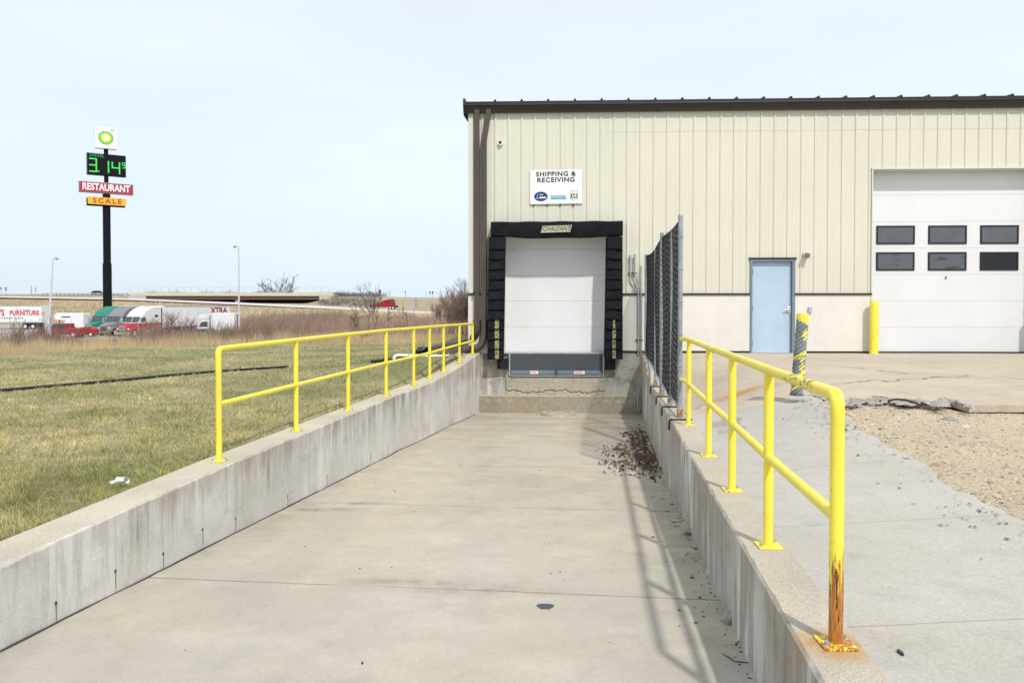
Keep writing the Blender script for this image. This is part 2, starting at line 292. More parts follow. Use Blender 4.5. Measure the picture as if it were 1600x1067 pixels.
K['glass_dark'] = plain('dark_window_glass', (.006, .006, .008), .06, 0, .1, 2, spec=.5)
k = Mat('window_glass', .05, 0, .6); c = k.mix((.085, .10, .118), (.012, .013, .016), k.rng(k.noise(2.2, 5, .6, k.mapv((.8, 1, 2.6))), .56, .66)); k.col(c); K['glass'] = k.m  # sky reflection painted into the base colour, broken by dark patches
k = Mat('upper_window_glass', .05, 0, .6); k.col(k.mul((.095, .105, .12), k.rng(k.noise(3, 4), .3, .7, .85, 1.1))); K['glass_up'] = k.m  # pale base colour stands in for the sky mirrored in these panes
K['windshield'] = plain('windshield_glass', (.05, .065, .08), .08, 0, .2, 2, spec=.6)

# grass and dirt
def grass_mat(name, a, b, c3, sc=.5, tint=(.5, 1)):
    k = Mat(name, .85, 0, .15); big = k.noise(sc, 6, .62)
    c = k.mix(a, b, k.rng(big, .40, .60)); c = k.mix(c, c3, k.rng(k.noise(sc*3.3, 6, .7), .48, .68, 0, .75))
    c = k.mul(c, k.rng(k.noise(1.3, 7, .74), .36, .62, .58, 1.22)); c = k.mul(c, k.rng(k.isl(), 0, 1, .45, 1.5)); k.col(c); k.k = k; return k
STRAW = (.56, .49, .25); GREEN = (.18, .215, .06); OLIVE = (.35, .355, .13)
g1 = grass_mat('lawn_blades', STRAW, OLIVE, GREEN)
# greener strip by the building where it is damp, and along the mown line
gx = g1.rng(g1.near((-1.6-2.6, 16.5, 0), (.42, .22, 1)), .35, 1.25, .75, 0); gc = g1.b.inputs['Base Color'].links[0].from_socket
gl = g1.math('MULTIPLY', g1.rng(g1.noise(.22, 3, .5, g1.mapv((.5, 2.4, 1))), .5, .6, 0, .5), g1.rng(g1.xyz()['Y'], 16, 22)); 
g1.col(g1.mix(g1.mix(gc, (.11, .16, .045), gx), (.17, .225, .08), gl)); K['lawn_blades'] = g1.m
k = Mat('lawn_soil', .95); c = k.mix((.34, .29, .16), (.20, .20, .085), k.rng(k.noise(.5, 6, .62), .4, .6)); c = k.mul(c, k.rng(k.noise(34, 4, .7), .3, .7, .6, 1.35)); k.col(c); k.bump(k.noise(25, 5, .7), .8, .04); K['lawn'] = k.m
k = Mat('dry_meadow', .95); c = k.mix((.40, .325, .205), (.30, .225, .15), k.rng(k.noise(.05, 6, .65), .38, .62)); c = k.mix(c, (.22, .215, .10), k.rng(k.noise(.03, 5, .6, k.mapv((.4, 1.6, 1))), .5, .66, 0, .7)); c = k.mul(c, k.rng(k.noise(1.1, 6, .75), .3, .7, .72, 1.25)); k.col(c); k.bump(k.noise(1.3, 5, .7), .9, .5); K['meadow'] = k.m
def stemmat(name, a, b):
    k = Mat(name, .9, 0, .1); c = k.mix(a, b, k.isl()); c = k.mul(c, k.rng(k.noise(.25, 4), .3, .7, .8, 1.2)); k.col(c); return k.m
K['reed'] = stemmat('dry_reed', (.60, .49, .30), (.42, .32, .19)); K['brush'] = stemmat('bare_twigs', (.21, .15, .125), (.33, .245, .20)); K['redbrush'] = stemmat('reddish_twigs', (.38, .26, .20), (.30, .215, .18))
K['bark'] = stemmat('grey_bark', (.16, .135, .12), (.24, .20, .17)); K['hedge'] = stemmat('far_twigs', (.10, .10, .10), (.16, .15, .15))
k = Mat('sandy_dirt', .97); c = k.mix((.66, .545, .37), (.57, .485, .35), k.rng(k.noise(.9, 6, .65), .38, .62)); c = k.mix(c, (.38, .30, .20), k.rng(k.noise(3.1, 7, .75), .54, .72, 0, .6))
peb = k.vor(26, out='Distance'); c = k.mul(c, k.rng(k.noise(40, 5, .8), .25, .75, .68, 1.3)); c = k.mix(c, (.42, .40, .38), k.math('MULTIPLY', k.rng(k.noise(1.3, 4), .55, .62), k.rng(peb, 0, .3, .7, 0))); k.col(c); k.bump(k.noise(14, 7, .8), .9, .05); k.bump(peb, .5, .02); K['dirt'] = k.m
K['pole_grey'] = plain('pale_painted_pole', (.52, .54, .56), .5)
K['drip'] = plain('rust_drip', (.27, .22, .13), .95)
K['drain_rim'] = plain('drain_rim_concrete', (.42, .37, .27), .9, 0, .2, 8, bump=.3)
K['gravel'] = stemmat('pebbles', (.60, .52, .40), (.32, .27, .22)); K['chips'] = stemmat('asphalt_chips', (.05, .05, .055), (.11, .105, .10)); K['leaf'] = stemmat('dead_leaves', (.16, .115, .08), (.06, .045, .035)); k = Mat('rusty_steel', .7); k.col(k.mix((.30,.31,.32), (.28,.12,.035), k.rng(k.noise(25, 5, .6), .42, .55))); K['rusty'] = k.m
K['rubble'] = plain('broken_concrete', (.34, .32, .29), .95, 0, .35, 12, bump=.8)
k = Mat('twisted_bollard_sleeve', .5); zz = k.xyz()['Z']; m1 = k.rng(k.noise(5, 4, .6, k.mapv((1.2, 1, 2.2), rot=(0, .6, 0))), .53, .55); m2 = k.rng(zz, .86, .91)
hel = k.math('MAXIMUM', m1, m2)
k.col(k.mul((.18, .21, .235), k.rng(k.noise(6, 5), .3, .7, .75, 1.3))); K['twist'] = k.m
kf2 = Mat('chain_link_wire', .5, .5, .5); kf2.col(kf2.mul((.05, .051, .054), kf2.rng(kf2.noise(6, 4), .3, .7, .6, 1.5))); K['wire'] = kf2.m

# ============================================================ GROUND
JD = np.random.RandomState(3)
def zfloor(d): return -.66-.055*min(d, 12.6)-.03*sm((d-12.6)/1.5)
def zwr(d): return interp(d, [(0,-.262),(3.2,-.29),(9.3,-.343),(14.4,-.38),(15.4,-.2),(16.4,-.08),(17.6,-.02),(19,-.02)])
LWC = [(-6,-3.72),(.5,-3.72),(12.9,-3.72),(14.2,-3.58),(15,-3.48),(15.9,-3.4),(16.8,-3.24),(17.9,-3.1)]
LWZ = [(-6,-.44),(.5,-.42),(4.5,-.40),(7.3,-.375),(12.8,-.41),(14.2,-.385),(15,-.34),(15.9,-.285),(16.8,-.144),(17.7,-.005),(18,0)]
def slab(name, grid, depth, m, parent=None, **kw):   # grid[i][j] of points -> top sheet with skirt walls
    ni, nj = len(grid), len(grid[0]); b = MB(); vs = [p for r in grid for p in r]; fs = []
    for i in range(ni-1):
        for j in range(nj-1): fs.append((i*nj+j, i*nj+j+1, (i+1)*nj+j+1, (i+1)*nj+j))
    ring = [(0, j) for j in range(nj)]+[(i, nj-1) for i in range(1, ni)]+[(ni-1, j) for j in range(nj-2, -1, -1)]+[(i, 0) for i in range(ni-2, 0, -1)]
    base = len(vs)
    for i, j in ring: p = grid[i][j]; vs.append(Vector((p[0], p[1], p[2]-depth)))
    for k in range(len(ring)):
        a = ring[k]; c = ring[(k+1) % len(ring)]; fs.append((a[0]*nj+a[1], base+k, base+(k+1) % len(ring), c[0]*nj+c[1]))
    fs.append(tuple(range(base, base+len(ring)))[::-1])
    b.add(vs, fs); return b.build(name, m, parent, **kw)

# ramp floor: a sub base with five poured slabs and open joints between them
PERP = Vector((RAMPDIR.y, -RAMPDIR.x, 0))
def ST(s, t, z): v = RAMPDIR*s+PERP*t; return Vector((v.x, v.y, z))
def zs(s, t): return zfloor((s-.123*t)/1.0077)
ramp = slab('ramp_base', [[ST(s, t, zs(s, t)-.03) for t in (-3.9, -1.5, 1.0)] for s in np.arange(-6, 18.6, .6)], .2, K['rubble']); tag(ramp, kind='structure')
joints = [-5.9, -.3, 2.6, 5.52, 8.42, 11.3, 14.2, 18.3]
for a, c in zip(joints[:-1], joints[1:]):
    n = max(2, int((c-a)/.12)); ss = np.linspace(a+.009, c-.009, n)
    jo = JD.uniform(-.008, .008, 40)
    g = []
    for i, s in enumerate(ss):
        row = []
        for j, t in enumerate(np.linspace(-3.8, .93, 24)):
            e = (JD.uniform(-.006, .006) if i in (0, n-1) else 0); row.append(ST(s+e, t, zs(s, t)+.002*math.sin(s*3+t*2)))
        g.append(row)
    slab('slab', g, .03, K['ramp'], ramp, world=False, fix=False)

def wall_strip(name, inner, outer, top, zbot, ds, m, label):
    b = MB(); n = len(ds); vs = []
    for d in ds:
        i_, o_, z = inner(d), outer(d), top(d); j = JD.uniform(-.004, .004); ch = .014+max(0, JD.normal(0, .006))
        vs += [OD(i_, d, zbot(d)), OD(i_, d, z-ch), OD(i_+(ch if o_ > i_ else -ch), d, z+j*.3), OD(o_-(.004 if o_ > i_ else -.004), d, z), OD(o_, d, z-.003), OD(o_, d, zbot(d))]
    fs = [(k*6+i, k*6+i+1, (k+1)*6+i+1, (k+1)*6+i) for k in range(n-1) for i in range(5)]+[tuple(range(6)), tuple((n-1)*6+i for i in range(6))[::-1]]
    b.add(vs, fs); o = b.build(name, m); tag(o, label, 'retaining wall'); return o
dsl = list(np.arange(-5, 17.8, .09))+[d_face(-3.1, YB-.03)]
lw_in = lambda d: interp(d, LWC)+.16; lw_out = lambda d: interp(d, LWC)-.19
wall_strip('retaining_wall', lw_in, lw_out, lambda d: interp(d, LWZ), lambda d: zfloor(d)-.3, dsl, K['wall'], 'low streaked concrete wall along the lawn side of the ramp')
dsr = list(np.arange(-5, 17.8, .09))+[d_face(.8, YB-.03)]
# right wall; its top is chipped and stepped where it climbs to the dock
def rw_in(d): return .805+(.0 if d < 14.2 else .02*math.sin(d*9))
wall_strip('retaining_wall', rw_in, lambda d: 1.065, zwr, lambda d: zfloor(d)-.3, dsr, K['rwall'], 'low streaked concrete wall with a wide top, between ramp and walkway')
# form tie holes in the left wall
LWALL = bpy.data.objects['retaining_wall']
for k_ in (0, 1, 2, 3, 4, 6, 8, 11):
    d = 4.93+k_*.6; zc = zfloor(d)+(.13 if k_ % 2 == 0 else .17)+.01*math.sin(k_*5); i_ = lw_in(d)
    b = MB(); c0 = OD(i_-.001, d, zc); ax = RGT
    b.tube([c0, c0+ax*.004, c0+ax*.0045], [.015, .011, .004], 9); b.build('tie_hole', K['chips'], LWALL, world=False)
    b = MB(); w_ = .006+.004*math.sin(k_*3)**2; b.hexa([OD(i_, d-w_*.4, zc-.13), OD(i_, d+w_*.4, zc-.13), OD(i_+.002, d+w_*.4, zc-.13), OD(i_+.002, d-w_*.4, zc-.13), OD(i_, d-w_, zc-.01), OD(i_, d+w_, zc-.01), OD(i_+.002, d+w_, zc-.01), OD(i_+.002, d-w_, zc-.01)])
    b.build('rust_drip', K['drip'], LWALL, world=False)
# sealant line / grit at the foot of the left wall
b = MB(); pts = [OD(lw_in(d)+.008+JD.uniform(-.004, .006), d, zfloor(d)+.004) for d in np.arange(.5, 17.5, .15)]; b.tube(pts, [.003+JD.uniform(0, .006) for _ in pts], 5)
tag(b.build('joint_grit', K['chips']), kind='stuff')

# yard surfaces on the right
ZF = [(-20,-.29),(4.5,-.29),(7,-.225),(8.5,-.14),(9.6,-.05),(10.2,-.015),(11,0),(60,0)]
def zy(off, d): t = sm((off-1.1)/1.6); return zwr(d)*(1-t)+interp(d, ZF)*t-(.003 if off < 1.3 else 0)
def zdirt(off, d):
    n = .018*math.sin(off*2.1+d*1.3)*math.cos(d*2.7-off)+.014*math.sin(off*5.3)*math.sin(d*4.1)
    return zy(off, d)-(.035 if off < 3.3 else .05+.05*sm((off-3.3)/1.2)*sm((d-6)/2.5))+n*sm((off-2.3)/1)
g = [[OD(o, d, zdirt(o, d)+JD.uniform(-.006, .006)) for o in list(np.arange(1.0, 9, .16))+[10, 12, 16, 24, 40, 70]] for d in list(np.arange(-18, 2, 1.2))+list(np.arange(2, 10.4, .14))]
tag(slab('dirt_ground', g, .5, K['dirt'], smooth=True, fix=False), kind='structure')
# walkway slabs (about 1.6 m each) with a ragged broken right edge
wj = [-16, -12.8, -9.6, -6.4, -3.2, -1.4, .2, 1.78, 3.36, 4.93, 6.56, 8.2, 9.86]
walk = None
def ragged(d): return 2.67+.05*math.sin(d*3.1)+.035*math.sin(d*7.7+1)*math.sin(d*1.9)+.014*math.sin(d*19)
walk = slab('walkway_base', [[OD(o, d, zy(o, d)-.02) for o in (1.07, 1.9, 2.45)] for d in np.arange(-16, 9.9, .5)], .1, K['rubble']); tag(walk, kind='structure')
for a, c in zip(wj[:-1], wj[1:]):
    n = max(3, int((c-a)/.07)); g = []
    for i, d in enumerate(np.linspace(a+.004, c-.004, n)):
        e = ragged(d)+JD.uniform(-.014, .014)
        dd = lambda o: d+.1*(o-1.07)*(1 if d < 9.4 else .4)
        g.append([OD(o, dd(o), zy(o, dd(o))+.002) for o in [1.062+(e-1.062)*t for t in (0, .12, .3, .5, .7, .9, 1)]])
    slab('slab', g, .075, K['walk'], walk, world=False, fix=False)
# apron in front of the doors
ap = slab('apron_base', [[OD(o, d, zy(o, d)-.05) for o in (1.07, 1.6, 2.2, 2.8, 5, 9, 30)] for d in (10.2, 11, 13, 14.5, 15.4, 16.4, d_face(8)+.1)], .1, K['rubble']); tag(ap, kind='structure')
def apedge(o): return 9.88 if o < 2.75 else (9.55+.16*math.sin(o*6)+.1*math.sin(o*17) if o < 4.25 else 9.16+.025*math.sin(o*3)+.012*math.sin(o*23))
cols = [1.07, 2.72, 5.75, 8.8, 11.9, 15, 20, 28]
for a, c in zip(cols[:-1], cols[1:]):
    os_ = np.linspace(a+.004, c-.004, max(8, int((c-a)/.09)))
    for r in (0, 1):
        g = []
        for t in np.linspace(0, 1, 14):
            row = []
            for o in os_:
                d0 = apedge(o) if r == 0 else 12.335; d1 = 12.327 if r == 0 else d_face(o, YB-.045)
                d = d0+(d1-d0)*t; row.append(OD(o, d, zy(o, d)+(.004 if o > 1.1 else 0)))
            g.append(row)
        slab('slab', g, .085, K['apron'], ap, world=False, fix=False)

# lawn and the land beyond
DE = [(-2600,14),(-400,19),(0,23.5),(400,30.6),(700,33),(760,34),(3200,34)]
_wl = [(949+(o-.19+.03)*F/max(d, .6), d) for d, o in LWC if d > .4]; _wl = [(-2600, 1.2)]+[(949+(-3.88)*F/d, d) for d in (1.5, 2.5, 4, 6, 8, 10, 12)]+[w for w in _wl if w[1] > 12.5]+[(760, 18.3), (3200, 18.6)]
def dnear(px): return interp(px, _wl)
def zlawn(px, d):
    o = (px-949)*d/F; z = -.43+.41*sm((d-14.3)/3.2)*sm((o+8)/4.6)
    if d > 18: z -= .007*(d-18)*(1 if px > 600 else sm((px-400)/200.))
    return z+.02*math.sin(o*.9)*math.sin(d*.7)*sm((-o-5)/3)
pxs = [-2600,-1800,-1200,-800,-500]+list(range(-300, 800, 12))+[900, 1200, 1800, 2600, 3200]
g = [[W(px, 475, (dn := dnear(px))+(interp(px, DE)+.4-dn)*t) for t in np.linspace(0, 1, 46)**1.5] for px in pxs]
for i, px in enumerate(pxs):
    for j, t in enumerate(np.linspace(0, 1, 46)**1.5):
        dn = dnear(px); d = dn+(interp(px, DE)+.4-dn)*t; g[i][j].z = zlawn(px, d)-(.03 if j == 0 else 0)
tag(slab('lawn_ground', g, .3, K['lawn'], smooth=True, fix=False), kind='structure')
b = MB(); b.box(-60, -2.5, -40, -3, -.9, -.45); tag(b.build('lawn_behind', K['lawn']), kind='structure')

YR = [(-2600,461),(0,463.2),(200,466.5),(400,474),(520,479),(600,483.5),(740,491),(3200,500)]
DR = [(-2600,255),(0,252),(200,248),(400,240),(520,235),(600,230),(740,215),(3200,200)]
YT = [(-2600,461.5),(0,461.5),(190,460.5),(222,472),(478,473),(524,463),(560,463),(640,464.5),(700,465.5),(3200,466)]
ZL = [(-2600,-3.3),(330,-3.3),(430,-2.2),(600,-1.6),(3200,-1.2)]
def droad(px): return interp(px, DR)
def zroad(px): return CZ-(interp(px, YR)-475)*droad(px)/F
def zter(px, d):
    de = interp(px, DE); ze = zlawn(px, de); zl = interp(px, ZL); dr = droad(px); zr = zroad(px); zt = CZ-(interp(px, YT)-475)*310/F
    flat = 165 if px < 330 else 165-(min(px, 430)-330)*.95
    tab = [(de-.5, ze-.02), (de+4, ze-.35), (de+14, ze-(ze-zl)*.45), (de+32, zl), (flat, zl+.0), (dr-28, zl+(zr-zl)*.6-.2), (dr-5, zr-1.0), (dr-4, zr-.1), (dr+4, zr), (dr+16, zr-.4+min(0, (zt-zr)*.5)), (300, zt-.4), (310, zt), (420, zt), (5000, zt+2)]
    return interp(d, tab)
rows = [0, 2, 4, 7, 10, 14, 18, 22, 27, 32, 38]
tpx = [-2600,-1800,-1200,-800,-500]+list(range(-300, 800, 10))+[900, 1100, 1500, 2000, 2600, 3200]
g = []
for px in tpx:
    de = interp(px, DE); dr = droad(px)
    dd = [de-.5+r for r in rows]+[75, 90, 105, 120, 140, 165, 185, dr-28, dr-15, dr-5, dr-4, dr+4, dr+10, dr+16, 285, 300, 310, 420, 900, 5000]
    g.append([(lambda p, z: Vector((p.x, p.y, z)))(W(px, 475, d), zter(px, d)+(.12*math.sin(px*.13+d)*math.sin(d*.31) if de+3 < d < dr-6 else 0)) for d in sorted(dd)])
tag(slab('terrain', g, 3, K['meadow'], smooth=True, fix=False), kind='structure')
def road_strip(name, px0, px1, w, m, dz=.05, dshift=0):
    g = [[(lambda p, z: Vector((p.x, p.y, z)))(W(px, 475, droad(px)+e+dshift), zroad(px)+dz) for e in (-w, w)] for px in np.linspace(px0, px1, 80)]
    return tag(slab(name, g, .04, m, fix=False), kind='structure')
road_strip('ramp_road', -900, 1400, 3.6, K['road_grey'])
g = []
for px in np.linspace(-900, 1400, 120):
    hh_ = interp(px, [(0, .35), (250, .45), (520, .7), (740, 1.0)])
    g.append([(lambda p, z: Vector((p.x, p.y, z)))(W(px, 475, droad(px)-e), zroad(px)+dz) for e, dz in ((3.55, .045), (3.9, .03), (5.2, -hh_))])
tag(slab('road_shoulder', g, .05, K['road_grey'], fix=False), kind='structure')
# truck stop lot
g = [[(lambda p: Vector((p.x, p.y, -3.26)))(W(px, 475, d)) for d in (70, 110, 160)] for px in np.linspace(-500, 345, 30)]
tag(slab('truck_lot', g, .1, K['lot_grey'], fix=False), kind='structure')

# ============================================================ WAREHOUSE
def fx(px, Y=YB): return WY(px, 475, Y).x
def fz(py, px=1100, Y=YB): return WY(px, py, Y).z
XL = fx(733); XR = fx(1622)+6.5; RIB0 = fx(774.6)
ZE = fz(163.5, 800)          # eave height
bld = thing('warehouse', 'cream ribbed metal warehouse with a loading dock and brown gutter', 'warehouse', (XL, YB, 0))
ZW = fz(459, 1100)
OP = [(fx(789), fx(948), fz(371, 870)), (fx(1171.3), fx(1241.3), fz(405.5, 1205)), (fx(1361), fx(1622), fz(266, 1480))]
def bottom_at(x):
    for a, c, z in OP:
        if a <= x <= c: return z
    return ZW+.012
def ribpts(x0, x1, Y, phase=RIB0, sp=.3048):
    pts = []; k0 = int((x0-phase)//sp)-1
    for k in range(k0, int((x1-phase)//sp)+3):
        c = phase+k*sp
        for dx, h in ((-.034, 0), (-.016, .021), (.016, .021), (.034, 0), (.097, 0), (.107, .0028), (.119, .0028), (.129, 0), (.176, 0), (.186, .0028), (.198, .0028), (.208, 0)): pts.append((c+dx, h))
    pts.sort(); xs = [p[0] for p in pts]; hs = [p[1] for p in pts]
    out = [(x0, float(np.interp(x0, xs, hs)))]+[p for p in pts if x0+.003 < p[0] < x1-.003]+[(x1, float(np.interp(x1, xs, hs)))]
    return [(x, Y-h) for x, h in out]
def ribsheet(b, x0, x1, z0, z1, Y):
    p = ribpts(x0, x1, Y); n = len(p); b.add([(x, y, z0) for x, y in p]+[(x, y, z1) for x, y in p], [(i, i+1, n+i+1, n+i) for i in range(n-1)])
cuts = sorted([a for a, c, z in OP]+[c for a, c, z in OP])
lapz = fz(206.5, 1000); xlap = fx(936)
x = RIB0-.15-.9144
while x < XR:
    a, c = max(x, XL+.02), min(x+.9144, XR); 
    if c > a:
        es = [a]+[q for q in cuts if a+.002 < q < c-.002]+[c]; b = MB()
        for e0, e1 in zip(es[:-1], es[1:]):
            zb = bottom_at((e0+e1)/2)
            if (e0+e1)/2 > xlap and zb < lapz: ribsheet(b, e0, e1, zb, lapz+.01, YB-.012); ribsheet(b, e0, e1, lapz, ZE, YB-.016)
            else: ribsheet(b, e0, e1, zb, ZE, YB-.014)
        b.build('wall_panel', K['siding'], bld, fix=False)
    x += .9144
# wall behind the cladding, with the three openings left clear
b = MB(); xs_ = [XL+.02]+cuts+[XR]
for e0, e1 in zip(xs_[:-1], xs_[1:]):
    m_ = (e0+e1)/2; o_ = [z for a, c, z in OP if a <= m_ <= c]
    b.box(e0, e1, YB+.004, YB+.16, o_[0] if o_ else 0.0, ZE)
b.build('inner_wall', K['trim_cream'], bld)
# left flank, back and roof
b = MB(); n_ = 44
for i in range(n_):
    y0 = YB+i*.6; b.box(XL+.0, XL+.02, y0+.02, y0+.58, ZW, ZE+i*.05)
b.build('flank_wall_panel', K['siding'], bld)
b = MB(); b.box(XL-.002, XL+.16, YB+.03, YB+26, -.3, ZW-.03); b.build('flank_wainscot', K['wains'], bld)
b = MB(); b.hexa([(XL+.03,YB+25.7,-.3),(XR,YB+25.7,-.3),(XR,YB+26,-.3),(XL+.03,YB+26,-.3),(XL+.03,YB+25.7,ZE+2.1),(XR,YB+25.7,ZE+2.1),(XR,YB+26,ZE+2.1),(XL+.03,YB+26,ZE+2.1)]); b.build('rear_wall', K['siding'], bld)
b = MB(); b.box(XR, XR+.2, YB, YB+26, -.3, ZE); b.build('side_wall', K['siding'], bld)
Yg = YB-.19
zr0 = WY(1100, 155.2, Yg).z
SLP = .083
b = MB(); b.hexa([(XL-.09,Yg-.02,zr0-.055),(XR+.3,Yg-.02,zr0-.055),(XR+.3,YB+26.3,zr0-.03+26*SLP),(XL-.09,YB+26.3,zr0-.03+26*SLP),(XL-.09,Yg-.02,zr0-.004),(XR+.3,Yg-.02,zr0-.004),(XR+.3,YB+26.3,zr0+26*SLP),(XL-.09,YB+26.3,zr0+26*SLP)])
roof = b.build('roof', K['roof'], bld)
k_ = 0; rm = None
while RIB0+k_*.6096 < XR:
    xc = RIB0+k_*.6096
    if rm is None:
        b = MB(); b.hexa([(-.035,0,0),(.035,0,0),(.035,26.4,26.4*SLP),(-.035,26.4,26.4*SLP),(-.014,-.01,.048),(.014,-.01,.048),(.014,26.4,.048+26.4*SLP),(-.014,26.4,.048+26.4*SLP)])
        ro = b.build('roof_rib', K['roof'], None, bevel=.008); rm = ro.data; COL.objects.unlink(ro)
    r2 = ro.copy(); COL.objects.link(r2); r2.parent = roof; r2.location = (xc, Yg-.022, zr0-.006); k_ += 1
bpy.data.objects.remove(ro)
b = MB(); b.prism([(Yg+.17, zr0-.058),(Yg+.02, zr0-.058),(Yg-.03, zr0-.062),(Yg-.034, zr0-.088),(Yg-.01, zr0-.097),(Yg+.01, zr0-.08),(Yg+.015, zr0-.12),(Yg+.05, zr0-.2),(Yg+.065, zr0-.235),(Yg+.17, zr0-.235)], 'x', XL-.07, XR+.3); b.build('gutter', K['gutter'], bld)
b = MB(); b.prism([(Yg-.05, zr0-.07),(Yg-.035, zr0+.07),(Yg+.05, zr0+.08),(YB+26, zr0+.08+26*SLP),(YB+26, zr0-.28+26*SLP),(YB, zr0-.29),(Yg+.06, zr0-.29),(Yg, zr0-.2)], 'x', XL-.115, XL-.068); b.build('rake_trim', K['roof'], bld, bevel=.006)
b = MB(); b.box(XL-.06, XL+.0, YB-.0, YB+25, ZE-.2, ZE-.0); b.build('soffit', K['darkbrown'], bld)
b = MB(); b.box(XL-.012, XL+.115, YB-.046, YB+.028, ZW+.014, ZE-.02); b.build('corner_trim', K['trim_cream'], bld, bevel=.006)
segs = [(XL-.02, OP[0][0]), (OP[0][1], OP[1][0]-.004), (OP[1][1]+.004, OP[2][0]), (OP[2][1], XR)]
for i, (a, c) in enumerate(segs):
    b = MB(); b.prism([(YB-.03, ZW-.025),(YB-.06, ZW-.031),(YB-.06, ZW+.004),(YB-.045, ZW+.0105),(YB+.002, ZW+.011),(YB+.002, ZW-.02)], 'x', a-.015, c); b.build('drip_flashing', K['darkbrown'], bld)
    z0 = fz(548.7, 1340) if i else -.02
    xx = a; 
    b = MB(); b.box(a, c, YB-.035, YB+.003, z0, ZW-.022); b.build('wainscot_panel', K['wains'], bld, bevel=.004)
    if i: b = MB(); b.box(a, c, YB-.01, YB+.003, -.1, z0-.001); b.build('base_strip', K['chips'], bld)
# opening trims
for (a, c, z), w, dp, nm in ((OP[2], .045, .3, 'door_trim'),):
    b = MB(); b.box(a-.02, a+.008, YB-.05, YB+.27, 0, z+.02); b.build(nm, K['trim_cream'], bld)
    b = MB(); b.box(c-.008, c+.02, YB-.05, YB+.27, 0, z+.02); b.build(nm, K['trim_cream'], bld)
    b = MB(); b.box(a-.035, c+.035, YB-.055, YB+.27, z+.021, z+.055); b.build(nm, K['trim_cream'], bld)
# dock opening reveal
a, c, z = OP[0]
b = MB(); b.box(a-.05, a-.001, YB-.03, YB+.36, -.04, z+.05); b.build('dock_reveal', K['trim_cream'], bld)
b = MB(); b.box(c+.001, c+.05, YB-.03, YB+.36, -.04, z+.05); b.build('dock_reveal', K['trim_cream'], bld)
b = MB(); b.box(a-.05, c+.05, YB-.01, YB+.36, z+.001, z+.05); b.build('dock_reveal', K['trim_cream'], bld)
# sectional dock door
YD = YB+.33
dock = thing('tmp', 'x', 'x'); bpy.data.objects.remove(dock)
b = MB(); b.box(fx(787, YD+.06), fx(951, YD+.06), YD+.05, YD+.06, -.04, fz(368, 870, YD)); dd = b.build('dock_door', K['white_door'], bld)
def section(parent, x0, x1, z0, z1, Y, grooves=True):
    b = MB(); e = .004; pr = [(z0+e, 0), (z0+e, -.03)]; 
    b.box(x0, x1, Y, Y+.045, z0+.0015, z1-.0015)
    if grooves:
        hh = (z1-z0)
        for t in (.16, .5, .84): b.box(x0+.002, x1-.002, Y-.0035, Y-.0005, z0+hh*t-.07, z0+hh*t+.07) if False else None
    o = b.build('door_section', K['white_door'], parent, world=False, bevel=.004); return o
yl = [550.5, 510.5, 470.5, 430.5, 389.5, 350]
for y0, y1 in zip(yl[:-1], yl[1:]): section(dd, fx(787, YD), fx(951, YD), fz(y0, 870, YD), fz(y1, 870, YD), YD)
for px in (803, 930):
    b = MB(); b.box(fx(px, YD)-.008, fx(px, YD)+.008, YD-.012, YD-.001, fz(393.5, 870, YD), fz(388, 870, YD)); b.build('door_latch', K['steel'], dd, world=False)
# overhead door
YO = YB+.285; x0, x1 = fx(1359, YO), fx(1625, YO)
b = MB(); b.box(x0, x1, YO+.05, YO+.07, 0, fz(262, 1480, YO)); od = b.build('overhead_door', K['white_door'], bld)
yl = [552.8, 511.4, 469.8, 429, 387.6, 346.3, 304.3, 258]
wz = [(352.5, 381.5), (394, 422.7)]; wx = [(1368, 1428), (1449, 1509), (1530, 1590)]
for y0, y1 in zip(yl[:-1], yl[1:]):
    z0, z1 = fz(y0, 1480, YO), fz(y1, 1480, YO)
    section(od, x0, x1, z0, z1, YO)
    # shallow pressed lines in each leaf
for ri, (ya, yb_) in enumerate(wz):
    for ci, (pa, pb) in enumerate(wx):
        a, c, z0, z1 = fx(pa, YO), fx(pb, YO), fz(yb_, 1480, YO), fz(ya, 1480, YO); t = .038
        b = MB(); b.box(a, c, YO-.02, YO-.0008, z0, z0+t).box(a, c, YO-.02, YO-.0008, z1-t, z1).box(a, a+t, YO-.02, YO-.0008, z0+t, z1-t).box(c-t, c, YO-.02, YO-.0008, z0+t, z1-t)
        b.build('window_frame', K['black'], od, world=False, bevel=.003)
        b = MB(); b.box(a+t-.002, c-t+.002, YO-.01, YO-.0012, z0+t-.002, z1-t+.002)
        b.build('window_pane', K['glass_dark'] if (ri, ci) == (1, 2) else (K['glass'] if ri else K['glass_up']), od, world=False)
b = MB(); b.box(x0, x1, YO-.02, YO-.001, .0, .028); b.build('bottom_seal', K['rubber'], od, world=False)
text('letter_mark', 'F', frame((fx(1477.5, YO), YO-.004, fz(435, 1477, YO)), (1,0,0), (0,0,1)), .12, K['ink'], od, local=True)
